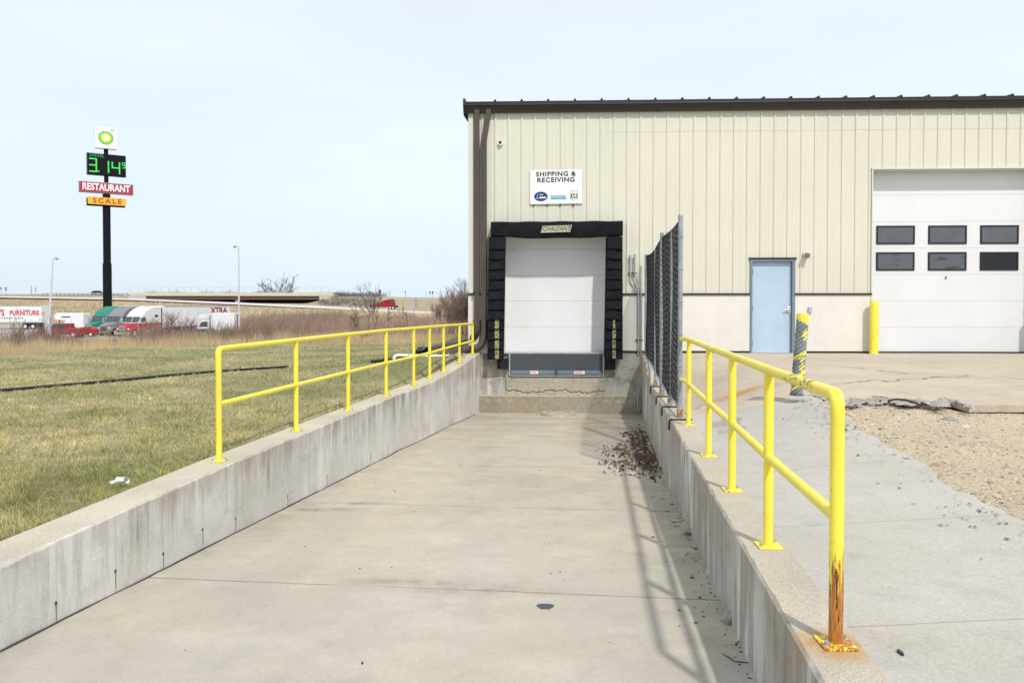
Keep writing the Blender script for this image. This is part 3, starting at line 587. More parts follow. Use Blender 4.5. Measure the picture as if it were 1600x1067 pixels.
# man door
a, c, z = OP[1]; YM = YB+.035
b = MB(); b.box(a, a+.05, YB-.05, YM+.06, 0, z).box(c-.065, c, YB-.05, YM+.06, 0, z).box(a+.05, c-.065, YB-.05, YM+.06, z-.05, z)
b.build('door_frame', K['blue_frame'], bld, bevel=.004)
b = MB(); b.box(a-.03, c+.03, YB-.062, YB+.0, z+.002, z+.04); b.build('door_head_flashing', K['darkbrown'], bld)
b = MB(); b.box(a+.053, c-.068, YM, YM+.05, .012, z-.054); md = b.build('door', K['blue_door'], bld, bevel=.003)
b = MB(); b.box(a+.0, c, YB-.06, YM+.05, -.02, .01); b.build('threshold', K['steel'], bld)
for py in (425, 482, 537):
    b = MB(); zc = fz(py, 1175); b.cyl((a+.052, YM-.012, zc), .012, .12, 8); b.box(a+.054, a+.085, YM-.005, YM-.0005, zc-.06, zc+.06); b.build('hinge', K['blue_frame'], md, world=False)
zc = fz(484, 1232); hx = c-.14
b = MB(); b.box(hx-.025, hx+.085, YM-.022, YM-.0005, zc-.06, zc+.07); b.cyl((hx, YM-.04, zc+.01), .03, .05, 14, 'y'); b.tube([(hx, YM-.06, zc+.01), (hx-.09, YM-.062, zc-.002)], .011, 8); b.build('handle', K['chrome'], md, world=False, bevel=.003)
b = MB(); b.box(c-.1, c-.07, YM-.018, YM-.0005, zc-.13, zc+.16); b.build('latch_guard', K['chrome'], md, world=False)
# foundation face of the dock
xl, xr = fx(745), fx(1008)
b = MB(); b.box(xl-.3, xr+.12, YB-.045, YB+.3, -1.8, -.018); b.build('dock_foundation', K['dock'], bld, bevel=.006)
# pitted block under the leveller with a broken lower lip
def rough_block(name, x0, x1, z0, z1, y0, depth, amp, m, parent, nx=60, nz=12, chip=None):
    g = []
    for j in range(nz+1):
        z = z0+(z1-z0)*j/nz; row = []
        for i in range(nx+1):
            x = x0+(x1-x0)*i/nx; e = amp*(JD.uniform(-1, 1))
            if chip: e += chip(x, z)
            row.append(Vector((x, y0-e, z)))
        g.append(row)
    b = MB(); vs = [p for r in g for p in r]; nj = nx+1
    fs = [(j*nj+i, j*nj+i+1, (j+1)*nj+i+1, (j+1)*nj+i) for j in range(nz) for i in range(nx)]
    n0 = len(vs); vs += [(p.x, y0+depth, p.z) for p in g[nz]]; fs += [(nz*nj+i, nz*nj+i+1, n0+i+1, n0+i) for i in range(nx)]
    n1 = len(vs); vs += [(p.x, y0+depth, p.z) for p in g[0]]; fs += [(i+1, i, n1+i, n1+i+1) for i in range(nx)]
    fs += [tuple([j*nj for j in range(nz+1)]+[n0, n1]), tuple([j*nj+nx for j in range(nz+1)]+[n0+nx, n1+nx])]
    b.add(vs, fs); return b.build(name, m, parent)
crk = lambda x: fz(611.5, 870)+.03*math.sin(x*5)+.014*math.sin(x*17)+.01*math.sin(x*41)
rough_block('pitted_block', fx(791), fx(945), fz(619, 870), fz(588.2, 870), YB-.085, .06, .005, K['pitted'], bld, 110, 22, lambda x, z: -.03 if abs(z-crk(x)) < .02 else 0)
rough_block('dock_ledge', xl-.1, xr+.02, -1.7, fz(619, 870, YB-.2), YB-.24, .2, .006, K['ledge'], bld, 120, 10, lambda x, z: -.03*max(0, math.sin(x*2.1+4))*(.5+.5*math.sin(x*23)) if z > fz(624, 870) else 0)
# downspouts
def rect_tube(b, pts, w, h, up=Vector((0, -1, 0))):
    pts = [Vector(p) for p in pts]; k = len(pts); rings = []
    for i, p in enumerate(pts):
        t = (pts[min(i+1, k-1)]-pts[max(i-1, 0)]).normalized(); u = (up-t*up.dot(t)).normalized(); s_ = t.cross(u)
        rings += [p+s_*(w/2*a_)+u*(h/2*b_) for a_, b_ in ((-1, -1), (1, -1), (1, 1), (-1, 1))]
    b.add(rings, [(i*4+j, i*4+(j+1) % 4, (i+1)*4+(j+1) % 4, (i+1)*4+j) for i in range(k-1) for j in range(4)]+[(0, 1, 2, 3), tuple((k-1)*4+j for j in (3, 2, 1, 0))])
Yp = YB-.115
b = MB(); rect_tube(b, [WY(745.2, 168, Yp), WY(745.2, 512, Yp)], .118, .09); b.build('downspout', K['brown'], bld, bevel=.012)
b = MB(); rect_tube(b, bend([WY(763.5, 168, Yp), WY(763, 178, Yp), WY(756.3, 221, Yp), WY(756.3, 506, Yp)], .08, 3), .122, .09); b.build('downspout', K['brown'], bld, bevel=.012)
b = MB(); b.box(fx(741)-.02, fx(749.5)+.02, YB-.17, YB-.05, fz(457.5, 745), fz(456.5, 745)); b.build('downspout_strap', K['darkbrown'], bld)
# security camera, wall light, outlet
t = thing('wall_camera', 'small dome camera high on the siding above the dock, left of the sign', 'camera', (fx(782), YB-.03, fz(224, 782)))
b = MB(); b.cyl((t.location.x, YB-.055, t.location.z-.01), .058, .05, 18, 'y'); b.build('mount', K['sign_white'], t, smooth=True)
b = MB(); c_ = Vector((t.location.x, YB-.085, t.location.z+.004)); bm_ = bmesh.new(); bmesh.ops.create_uvsphere(bm_, u_segments=14, v_segments=10, radius=.034, matrix=Matrix.Translation(c_)); me = bpy.data.meshes.new('dome'); bm_.to_mesh(me); bm_.free(); link('dome', me, K['black'], t, smooth=True)
t = thing('wall_light', 'small round cream light fixture above and right of the blue door', 'light', (fx(1257.5), YB-.03, fz(398, 1257)))
p = t.location; b = MB(); b.cyl((p.x, YB-.06, p.z), .07, .06, 18, 'y'); b.build('base', K['trim_cream'], t, smooth=True)
b = MB(); b.tube([(p.x+.01, YB-.09, p.z+.03), (p.x-.02, YB-.2, p.z-.03)], [.05, .075], 14); b.build('lamp_head', K['trim_cream'], t, smooth=True)
b = MB(); b.tube([(p.x-.021, YB-.201, p.z-.032), (p.x-.024, YB-.212, p.z-.038)], [.062, .06], 14); b.build('lens', K['grille'], t, smooth=True)
b = MB(); b.box(fx(1261.5), fx(1267), YB-.085, YB-.036, fz(488.5, 1264), fz(479.5, 1264)); b.build_ = None
o = b.build('electrical_box', K['outlet'], None, bevel=.006); tag(o, 'small grey electrical box on the wall right of the blue door', 'electrical box')

# dock seal
Yq = YB-.36
ds = thing('dock_seal', 'black padded dock seal framing the loading door, with yellow guide strips', 'dock seal', (fx(870), YB, 0))
b = MB(); nx = 40; prof = []
X0, X1 = fx(767, Yq), fx(973, Yq); vs = []; fs = []
for i in range(nx+1):
    t_ = i/nx; x = X0+(X1-X0)*t_; sag = -.05*math.sin(math.pi*t_)**2*(1+.4*math.sin(t_*9)); zt = fz(346.5-.8*t_, 870, Yq)+.006*math.sin(t_*26); zb = fz(369, 870, Yq)+sag*1.3
    vs += [(x, YB-.045, zt+.02), (x, Yq+.04, zt+.005), (x, Yq+.0, zt-.03), (x, Yq-.01, (zt+zb)/2), (x, Yq+.005, zb+.02), (x, Yq+.06, zb), (x, YB-.045, zb+.03)]
fs = [(i*7+j, (i+1)*7+j, (i+1)*7+(j+1) % 7, i*7+(j+1) % 7) for i in range(nx) for j in range(7)]+[tuple(range(7)), tuple(nx*7+j for j in range(7))[::-1]]
b.add(vs, fs); hp = b.build('head_pad', K['vinyl'], ds, smooth=True)
zc = fz(357.6, 870, Yq-.03)
pl = [(fx(844.5, Yq), fz(364.6, 844, Yq)), (fx(890.5, Yq), fz(363.2, 890, Yq)), (fx(893.5, Yq), fz(351.4, 893, Yq)), (fx(848, Yq), fz(352.8, 848, Yq))]
b = MB(); b.prism(pl, 'y', Yq-.03, Yq-.014); b.build('name_plate', K['olive'], hp, world=False)
text('plate_lettering', 'CHALFANT', frame((fx(870, Yq), Yq-.032, fz(358, 870, Yq)), (1, 0, .014), (.12, 0, 1)), .15, K['charcoal'], hp, sx=.80, spacing=1.02, local=True)
b = MB(); e_ = .012; q = pl
for i in range(4):
    p0, p1 = Vector((q[i][0], 0, q[i][1])), Vector((q[(i+1) % 4][0], 0, q[(i+1) % 4][1])); cen = Vector((fx(869, Yq), 0, fz(358, 870, Yq)))
    p0 = p0.lerp(cen, .06); p1 = p1.lerp(cen, .06); b.tube([(p0.x, Yq-.031, p0.z), (p1.x, Yq-.031, p1.z)], .005, 4)
b.build('plate_border', K['charcoal'], hp, world=False)
def side_pad(pxo0, pxi0, pxo1, pxi1, sgn):
    ztop = fz(369.5, 870, Yq); zbot = fz(560 if sgn < 0 else 559, 870, Yq)
    b = MB(); Ybk = YB-.045
    xo0, xi0, xo1, xi1 = fx(pxo0, Yq), fx(pxi0, Yq), fx(pxo1, Yq), fx(pxi1, Yq)
    lo0, hi0 = min(xo0, xi0), max(xo0, xi0); lo1, hi1 = min(xo1, xi1), max(xo1, xi1)
    b.hexa([(lo1, Yq+.05, zbot+.05),(hi1, Yq+.05, zbot+.05),(hi1, Ybk, zbot+.0),(lo1, Ybk, zbot),(lo0, Yq+.05, ztop-.01),(hi0, Yq+.05, ztop-.01),(hi0, Ybk, ztop-.01),(lo0, Ybk, ztop-.01)])
    pad = b.build('side_pad', K['vinyl'], ds, bevel=.01)
    n = 12; zs_ = [ztop]+[ztop-.262-(i)*(ztop-.262-zbot)/(n-1) for i in range(n)]
    for i in range(n):
        za, zb = zs_[i], zs_[i+1]-.018; ta = (ztop-za)/(ztop-zbot); tb = (ztop-zb)/(ztop-zbot)
        def lr(t, w): lo, hi = lo0+(lo1-lo0)*t, hi0+(hi1-hi0)*t; c_ = (lo+hi)/2; return c_-(hi-lo)*w/2-sgn*0, c_+(hi-lo)*w/2
        w = .93+JD.uniform(-.03, .03); la, ha = lr(ta, w); lb, hb = lr(tb, w+.02); sk = -sgn*.03
        out = .045+JD.uniform(0, .012); ox = JD.uniform(-.006, .006)
        b = MB(); nn = 6; vs = []
        for r_, (z_, y_) in enumerate(((za, Yq+.045), (za-.02, Yq+.02), ((za+zb)/2, Yq+.002), (zb, Yq-out*.45), (zb-.004, Yq+.045))):
            f_ = r_/4
            for c__ in range(nn+1):
                u = c__/nn; x_ = (la+(lb-la)*f_)+((ha+(hb-ha)*f_)-(la+(lb-la)*f_))*u+ox; vs.append((x_, y_+.006*math.sin(u*7+i*2)-(.012*math.sin(math.pi*u) if 0 < r_ < 4 else 0), z_+.004*math.sin(u*5+i)-(.012*(u if sgn > 0 else 1-u) if r_ >= 3 else 0)))
        fs = [(r_*(nn+1)+c__, r_*(nn+1)+c__+1, (r_+1)*(nn+1)+c__+1, (r_+1)*(nn+1)+c__) for r_ in range(4) for c__ in range(nn)]
        b.add(vs, fs); b.build('pleat', K['vinyl'], pad, world=False, smooth=True)
        if i >= 8:
            pc = (776.5 if sgn < 0 else 959.5); hw = 3.3 if sgn < 0 else (1.6 if i == 8 else 2.6)
            z_t, z_b = za-.03, zb+.01; 
            bb = MB(); bb.add([(fx(pc-hw, Yq), Yq-.008, z_t), (fx(pc+hw, Yq), Yq-.008, z_t), (fx(pc+hw, Yq)-.0, Yq-.05, z_b), (fx(pc-hw, Yq), Yq-.05, z_b), (fx(pc-hw, Yq), Yq+.01, z_t), (fx(pc+hw, Yq), Yq+.01, z_t), (fx(pc+hw, Yq)-.0, Yq-.02, z_b), (fx(pc-hw, Yq), Yq-.02, z_b)], [(0,1,2,3),(4,7,6,5),(0,4,5,1),(3,2,6,7),(0,3,7,4),(1,5,6,2)])
            bb.build('guide_strip', K['ystrip'], pad, world=False)
side_pad(763.5, 789.5, 761, 786.5, -1); side_pad(973, 948, 973.5, 945, 1)
# leveller
dl = thing('dock_leveler', 'dark slate edge-of-dock leveler plate below the loading door', 'dock leveler', (fx(870), YB, fz(587, 870)))
Yl = YB-.10
def pz(y): return fz(y, 870, Yl)
def pxx(x): return fx(x, Yl)
b = MB(); b.box(pxx(795), pxx(797.5), Yl-.01, YB-.047, pz(587), pz(552)).box(pxx(942), pxx(944.5), Yl-.01, YB-.047, pz(587), pz(552)).box(pxx(797.5), pxx(942), Yl-.02, YB-.047, pz(588), pz(586)); b.build('frame', K['steel'], dl, bevel=.003)
b = MB(); b.box(pxx(787), pxx(952), Yl-.0, YB+.2, pz(552.7), pz(551)); b.build('sill_plate', K['steel'], dl)
b = MB(); b.box(pxx(798), pxx(941.5), Yl+.005, YB-.048, pz(585.5), pz(553.2)); b.build('deck_plate', K['slate'], dl, bevel=.004)
for a_, c_ in ((798.5, 867.2), (871, 941)):
    b = MB(); b.prism([(Yl+.0, pz(578.6)),(Yl-.03, pz(579.4)),(Yl-.035, pz(585)),(Yl+.003, pz(585))], 'x', pxx(a_), pxx(c_)); lp = b.build('lip_plate', K['lip_blue'], dl, bevel=.002)
b = MB(); b.box(pxx(867.6), pxx(870.6), Yl-.045, Yl+.004, pz(586), pz(577)); b.build('lug', K['slate'], dl)
for a_, c_ in ((828.5, 841), (897, 913.5)):
    b = MB(); b.box(pxx(a_), pxx(c_), Yl-.039, Yl-.0355, pz(584.3), pz(579.3)); lb = b.build('warning_label', K['label_pink'], dl)
    b = MB()
    for i in range(3): b.box(pxx(a_+1), pxx(c_-2-i), Yl-.0405, Yl-.0392, pz(583.4-i*1.4), pz(582.9-i*1.4))
    b.build('label_lines', K['furn_red'], lb, world=False)
for i, (a_, c_, z0, z1, lab) in enumerate(((777.5, 794.5, 576, 559.5, 'black rubber bumper block at the left end of the dock leveler'), (944.8, 960.5, 576.5, 559, 'black rubber bumper block at the right end of the dock leveler'))):
    b = MB(); b.box(fx(a_), fx(c_), YB-.2, YB-.047, fz(z0, 870), fz(z1, 870)); o = b.build('dock_bumper', K['rubber'], None, bevel=.015); tag(o, lab, 'dock bumper', 'rubber dock bumpers')
# sign on the wall
Ys = YB-.05
sg = thing('wall_sign', 'white SHIPPING & RECEIVING sign on the siding above the dock', 'sign', WY(869, 293, Ys))
c4 = [WY(828.3, 319.6, Ys), WY(910, 318, Ys), WY(909.2, 264.7, Ys), WY(828.2, 266.6, Ys)]
b = MB(); b.prism([(p.x, p.z) for p in c4], 'y', Ys-.003, Ys+.006); b.build('panel', K['sign_white'], sg)
rt = (c4[1]-c4[0]); upv = (0, 0, 1)
def st(txt, px, py, size, m, sx=1, offset=0, spacing=1., nm='lettering'): text(nm, txt, frame(WY(px, py, Ys-.006), rt, upv), size, m, sg, sx, offset, spacing, extrude=.001)
st('SHIPPING &', 868.3, 272.3, .150, K['ink'], 1.08, .004, 1.12); st('RECEIVING', 868.6, 281.5, .150, K['ink'], 1.08, .004, 1.12)
def disc(name, cx, cy, rx, ry, m, par, Y, n=28, world=True):
    c_ = WY(cx, cy, Y); sc_ = (fx(cx+1)-fx(cx)); b = MB(); b.prism([(c_.x+rx*sc_*math.cos(2*math.pi*i/n), c_.z+ry*sc_*math.sin(2*math.pi*i/n)) for i in range(n)], 'y', Y-.001, Y+.002); return b.build(name, m, par, world=world)
disc('oval_logo', 845.2, 307.2, 10.6, 7.4, K['navy'], sg, Ys-.005)
b = MB()
def pr(pts, Y=Ys-.009): b.prism([(WY(x, y, Y).x, WY(x, y, Y).z) for x, y in pts], 'y', Y-.001, Y+.001)
pr([(837.5, 309.5), (840, 311.5), (841.5, 311), (840, 308), (841, 303.5), (839.6, 304.5), (838.9, 308)]); b.build('logo_swoosh', K['sky_ink'], sg)
b = MB(); pr([(843, 305), (848.5, 305), (848.5, 303.9), (843, 303.9)]); pr([(842.8, 310.2), (853, 310.2), (853.3, 307.8), (843.2, 307.8)]); b.build('logo_bars', K['sign_white'], sg)
b = MB(); pr([(860.6, 311.6), (884.6, 311.2), (884.6, 307.9), (860.8, 308.3)]); b.build('teal_logo_bar', K['teal'], sg)
b = MB()
for i in range(11): pr([(861+i*2.15, 307.6), (862.3+i*2.15, 307.6), (862.5+i*2.15, 304.4+(i % 3)*.5), (861.2+i*2.15, 304.4+(i % 2)*.8)])
b.build('logo_strokes', K['teal'], sg)
b = MB(); pr([(890.6, 309.8), (903.2, 309.3), (903.2, 307.2), (890.6, 307.7)]); b.build('shield_band', K['lgreen'], sg)
b = MB(); pr([(892.3, 306.8), (894.2, 306.8), (893.8, 303), (892, 303)]); pr([(896, 305.5), (898.6, 304.6), (898, 302.4), (895.2, 302.8)]); pr([(900, 306), (902, 306), (902, 302.4), (900.4, 303.2)]); b.build('shield_figures', K['ink'], sg)
b = MB(); sh = [(891, 298.5), (902.6, 298.2), (902.8, 309.5), (897.2, 313.8), (891.2, 310)]
for i in range(5):
    p0, p1 = WY(*sh[i], Ys-.007), WY(*sh[(i+1) % 5], Ys-.007); b.tube([p0, p1], .003, 4)
b.build('shield_outline', K['grey_ink'], sg)
b = MB()
for px in (833, 854, 874, 894.5): b.box(fx(px), fx(px+3), YB-.052, YB-.03, fz(322.3, px), fz(319, px))
b.build('sign_bracket', K['charcoal'], sg)
# conduits
cd = thing('wall_conduit', 'pair of grey metal conduits running down the wall right of the dock seal', 'conduit', (fx(990), YB-.08, 0))
Yc = YB-.09
for x0_, x1_, yt in ((984.5, 997.6, 401), (991.7, 1001.6, 399.5)):
    b = MB(); b.tube(bend([WY(x0_, yt, Yc), WY(x0_, 431, Yc), WY(x1_, 453, Yc), WY(x1_, 553, Yc)], .1, 4), .0175, 10); b.build('pipe', K['steel'], cd, smooth=True)
    b = MB(); b.tube([WY(x0_, yt+4, Yc), WY(x0_, yt-2, Yc)], .026, 10); b.build('fitting', K['chrome'], cd, smooth=True)
for a_, c_, py in ((981, 994.5, 427), (993, 1004, 531)):
    b = MB(); b.box(fx(a_), fx(c_), YB-.075, YB-.04, fz(py+1, 990), fz(py-1, 990)); b.build('strap', K['charcoal'], cd)
cd = thing('lower_conduit', 'short pair of grey conduits on the concrete just above the ramp floor', 'conduit', (fx(1000), YB-.27, -1.35))
for i, x_ in enumerate((996.3, 999.6)):
    b = MB(); b.tube(bend([WY(x_, 605, YB-.27), WY(x_+.8, 615, YB-.27), WY(x_+.4, 641, YB-.27)], .05), .0165, 9); b.build('pipe', K['steel'], cd, smooth=True)

# ============================================================ RAILINGS
PR = .029
def baseplate(p, m, par, s=.066, world=False):
    b = MB(); b.box(p.x-s, p.x+s, p.y-s, p.y+s, p.z, p.z+.012); o = b.build('base_plate', m, par, world=world, bevel=.003)
    for a_, c_ in ((-.72, -.55), (.72, .55)): b = MB(); b.cyl((p.x+a_*s, p.y+c_*s, p.z+.02), .011, .018, 6); b.build('bolt', K['steel'], par, world=world)
    return o
lr_ = thing('handrail', 'yellow pipe handrail on the wall beside the lawn', 'railing', OD(-3.72, 7.34, -.375))
LP = [(7.34, -3.72), (9.17, -3.72), (11.0, -3.715), (12.84, -3.70), (14.2, -3.58), (15.0, -3.47), (15.9, -3.39), (16.8, -3.235), (17.62, -3.09)]
zt_l = lambda d: .70-.0025*(d-7.3)+(.003*math.sin(d*3))
zm_l = lambda d: interp(d, [(7.3, .17), (12.84, .145), (14.2, .15), (15.9, .20), (17.62, .28)])
b = MB(); P = [OD(LP[0][1], LP[0][0], .582), OD(LP[0][1], LP[0][0], zt_l(LP[0][0]))]+[OD(o, d, zt_l(d)) for d, o in LP[1:]]; b.tube(bend(P[:3], .09, 5)[:-1]+P[2:], PR, 12); b.build('top_rail', K['yellow'], lr_, smooth=True)
b = MB(); b.tube([OD(o, d, zm_l(d)) for d, o in LP], PR*.9, 12); b.build('mid_rail', K['yellow'], lr_, smooth=True)
for i, (d, o) in enumerate(LP):
    zb = interp(d, LWZ); b = MB(); b.tube([OD(o, d, zb+.01), OD(o, d, zt_l(d) if i else .583)], PR, 12); ps = b.build('post', K['yellow'], lr_, smooth=True)
    baseplate(OD(o, d, zb), K['yellow_base'], ps)
rr_ = thing('handrail', 'chipped yellow pipe handrail on the wall beside the walkway, rusty at its near end', 'railing', OD(.945, 3.18, -.29))
RP = [(3.18, .957), (4.52, .955), (5.93, .97), (7.34, .975), (9.3, .992)]
zt_r = lambda d: .752-.0092*(d-3.18); zm_r = lambda d: .245-.0145*(d-3.18)
fp = OD(.945, 10.0, 0)
P = [OD(.957, 3.18, .632), OD(.957, 3.18, zt_r(3.18))]+[OD(o, d, zt_r(d)) for d, o in RP[1:]]+[OD(1.0, 9.75, zt_r(9.75)), Vector((fp.x+.02, fp.y-.03, zt_r(9.9)-.02))]
b = MB(); q = bend(P[:3], .085, 6)[:-1]+P[2:]; b.tube(q, PR, 14); b.build('top_rail', K['yellow_chip'], rr_, smooth=True)
b = MB(); b.tube([OD(o, d, zm_r(d)) for d, o in RP]+[OD(1.0, 9.72, zm_r(9.72)), Vector((fp.x+.02, fp.y-.03, zm_r(9.9)))], PR*.92, 12); b.build('mid_rail', K['yellow'], rr_, smooth=True)
for i, (d, o) in enumerate(RP):
    zb = zwr(d); b = MB(); b.tube([OD(o, d, zb+.01), OD(o, d, zt_r(d) if i else .633)], PR, 14); ps = b.build('post', K['yellow'] if i else K['yellow_rust'], rr_, smooth=True)
    if i == 0: ps['label'] = 'rusty near end post'
    baseplate(OD(o, d, zb), K['yellow_base'] if i else K['yellow_base_rusty'], ps, .068)

# ============================================================ CHAIN LINK FENCE
fe = thing('chain_link_fence', 'tall dark chain link fence on the right wall beside the dock', 'fence', OD(.945, 10.0, -.34))
FP = [(10.0, .95, 2.27), (12.75, .905, 2.29), (17.55, .88, 2.24)]
def fz_top(d):
    s_ = (d-10)/2.75 if d < 12.75 else (d-12.75)/4.8; return 2.24-.045*4*s_*(1-s_)*(1 if d < 12.75 else 2)
def fz_bot(d): return interp(d, [(10, -.23), (12.75, -.18), (14.6, -.13), (15.6, -.08), (17.55, .02)])
def foff(d): return interp(d, [(10, .95), (12.75, .905), (17.55, .88)])
for d, o, z in FP:
    zb = zwr(d); b = MB(); b.tube([OD(o, d, zb), OD(o, d, z)], .03, 12); ps = b.build('post', K['fence_steel'], fe, smooth=True)
    b = MB(); b.tube([OD(o, d, z), OD(o, d, z+.03)], [.034, .02], 12); b.build('post_cap', K['fence_steel'], ps, world=False, smooth=True)
b = MB(); b.tube([OD(.905, 12.9, zwr(12.9)), OD(.905, 12.9, 2.29)], .026, 10); b.build('post', K['fence_steel'], fe, smooth=True)
for d in (11.1, 14.3):
    b = MB(); b.tube([OD(foff(d), d, zwr(d)), OD(foff(d), d, fz_top(d)-.02)], .022, 10); b.build('post', K['fence_steel'], fe, smooth=True)
b = MB(); b.tube([OD(foff(d), d, fz_bot(d)) for d in np.arange(10, 17.6, .4)], .018, 8); b.build('bottom_rail', K['fence_steel'], fe, smooth=True)
for i in range(6):
    z = -.1+i*.42; b = MB(); 
    b.tube([OD(.95+.036*math.cos(a_), 10.0+.036*math.sin(a_), z) for a_ in np.linspace(0, 6.28, 13)], .006, 5); b.build('band', K['fence_steel'], fe)
# woven fabric: zig-zag wires
vs = []; fs = []
def wire_seg(p, q, r=.0036):
    t = (q-p).normalized(); u = t.orthogonal().normalized(); w = t.cross(u); n0 = len(vs)
    for c_ in (p, q):
        for k_ in range(3): vs.append(c_+(u*math.cos(2.094*k_)+w*math.sin(2.094*k_))*r)
    for k_ in range(3): fs.append((n0+k_, n0+(k_+1) % 3, n0+3+(k_+1) % 3, n0+3+k_))
mesh_ = .044; nd = int(7.5/mesh_)
for i in range(nd):
    d0 = 10.02+i*mesh_; z = fz_bot(d0)+.02*math.sin(d0*7)+.012*math.sin(d0*17.3); j = 0; zt_ = fz_top(d0)
    while z < zt_:
        da = d0+(0 if j % 2 == 0 else mesh_*1.06); db = d0+(mesh_*1.06 if j % 2 == 0 else 0); bow = .006*math.sin(d0*2.6)+.012*math.sin(z*2.2+d0)
        wire_seg(OD(foff(da)+bow+(.003 if j % 2 else -.003), da, z), OD(foff(db)+bow+(-.003 if j % 2 else .003), db, min(z+mesh_, zt_+.01))); z += mesh_; j += 1
me = np_mesh('wire_mesh', vs, fs); o = link('wire_mesh', me, K['wire'], fe); o['kind'] = 'stuff'
b = MB(); 
for s0, s1 in ((10.02, 12.72), (12.8, 17.5)): b.tube([OD(foff(d), d, fz_top(d)) for d in np.linspace(s0, s1, 14)], .007, 6)
b.build('tension_wire', K['wire'], fe)
for i, d in enumerate((9.72, 11.0, 12.3, 13.9)):
    z = zwr(d); b = MB(); b.tube([OD(1.0+.08, d, z+.012), OD(.80, d, z+.012), OD(.79, d, z+.0), OD(.785, d, z-.12)], .012, 6); b.build('anchor_strap', K['charcoal'], fe)
    d2 = d+.26; b = MB(); b.box(*(lambda p: (p.x-.035, p.x+.035, p.y-.035, p.y+.035, p.z-.002, p.z+.1))(OD(foff(max(d2, 10)), d2+(.02), z))); b.build('foot_clamp', K['rusty'], fe, bevel=.006)

# ============================================================ BOLLARDS
def bollard(px, py, Y, h, r, m, label, lean=0):
    p = WY(px, py, Y); b = MB(); b.tube([(p.x, p.y, -.01), (p.x+lean*.5, p.y, h*.5), (p.x+lean*.97, p.y, h-.03), (p.x+lean, p.y, h-.008), (p.x+lean, p.y, h)], [r, r, r, r*.93, r*.8], 24)
    o = b.build('bollard', m, None, smooth=True); tag(o, label, 'bollard'); return o
bollard(1365.2, 553, YB-.22, 1.2, .094, K['yellow_pale'], 'faded yellow steel bollard at the left edge of the big white door')
bollard(1620+16, 553, YB-.22, 1.2, .094, K['yellow_pale'], 'faded yellow steel bollard at the right edge of the big white door')
tb = thing('twisted_bollard', 'leaning grey bollard wrapped in spiral ridges with worn yellow paint', 'bollard', W(1245, 617, 9.55))
p0 = W(1244.5, 617, 9.55); p1 = W(1254.5, 490, 9.52); vs = []; n = 60; rows_ = 240
for i in range(rows_+1):
    t_ = i/rows_; c_ = p0.lerp(p1, t_); z_ = t_*(p1.z-p0.z)
    for j in range(n):
        a_ = 2*math.pi*j/n; rr0 = .0655+.0095*min(1, max(0, math.sin(a_*6-z_*122+.8*math.sin(z_*9))*.9+.55)); rr0 *= (1 if t_ < .985 else .93)
        vs.append((c_.x+rr0*math.cos(a_), c_.y+rr0*math.sin(a_), c_.z))
fs = [(i*n+j, i*n+(j+1) % n, (i+1)*n+(j+1) % n, (i+1)*n+j) for i in range(rows_) for j in range(n)]+[tuple(rows_*n+j for j in range(n))]
b = MB(); b.add(vs, fs); sl = b.build('ridged_sleeve', K['twist'], tb, fix=False); sl.data.materials.append(K['yellow_pale'])
H_ = p1.z-p0.z
for f_ in sl.data.polygons:
    c_ = f_.center; t_ = (c_.z-p0.z)/H_; q_ = p0.lerp(p1, t_); a_ = math.atan2(c_.y-q_.y, c_.x-q_.x); u = (a_+math.pi/2)/(math.pi/2); rid = math.sin(a_*6-(c_.z-p0.z)*122+.8*math.sin((c_.z-p0.z)*9)); w_ = .012*math.sin(c_.z*61+u*3)+.010*rid
    on = t_ > .90-.05*u+w_ or abs(t_-(.50+.06*u)) < .022+w_*.6 or (.02 < u+w_*12 < .42 and .28 < t_ < .48 and rid > -.55) or abs(t_-(.25+.07*u)) < .022+w_*.6 or (0 < u+w_*9 < .6 and abs(t_-.76) < .035+w_) or abs(t_-(.12+.05*u)) < .014+w_*.6 or (.1 < u < .55 and abs(t_-.68) < .02+w_) or (u > 1.2 and math.sin(c_.z*13+u*2) > .5)
    if on: f_.material_index = 1
b = MB(); b.cyl((p0.x, p0.y, p0.z+.004), .085, .012, 18); b.build('base_ring', K['slate'], tb)
# unseen steel box added past the right edge to shade the big door
dm = thing('shadow_caster', 'unseen dark green steel box added to cast a shadow on the big white door', 'shadow_caster', (11.85, YB-.45, 0))
b = MB(); b.prism([(YB-.45, .12), (YB-.45, 1.9), (YB-1.1, 2.05), (YB-3.0, 1.8), (YB-3.0, .12)], 'x', 11.85, 13.9); b.build('body', K['truck_green'], dm, bevel=.02)
for k_ in range(4):
    b = MB(); b.box(11.80, 11.849, YB-.9-k_*.6, YB-.82-k_*.6, .12, 1.8); b.build('rib', K['truck_green'], dm)
b = MB(); b.box(11.88, 13.87, YB-2.95, YB-1.2, 1.86, 1.9); b.build('lid', K['black'], dm)
for x_ in (11.95, 13.7):
    for y_ in (YB-.6, YB-2.9): b = MB(); b.box(x_, x_+.1, y_-.1, y_, 0, .12); b.build('leg', K['black'], dm)

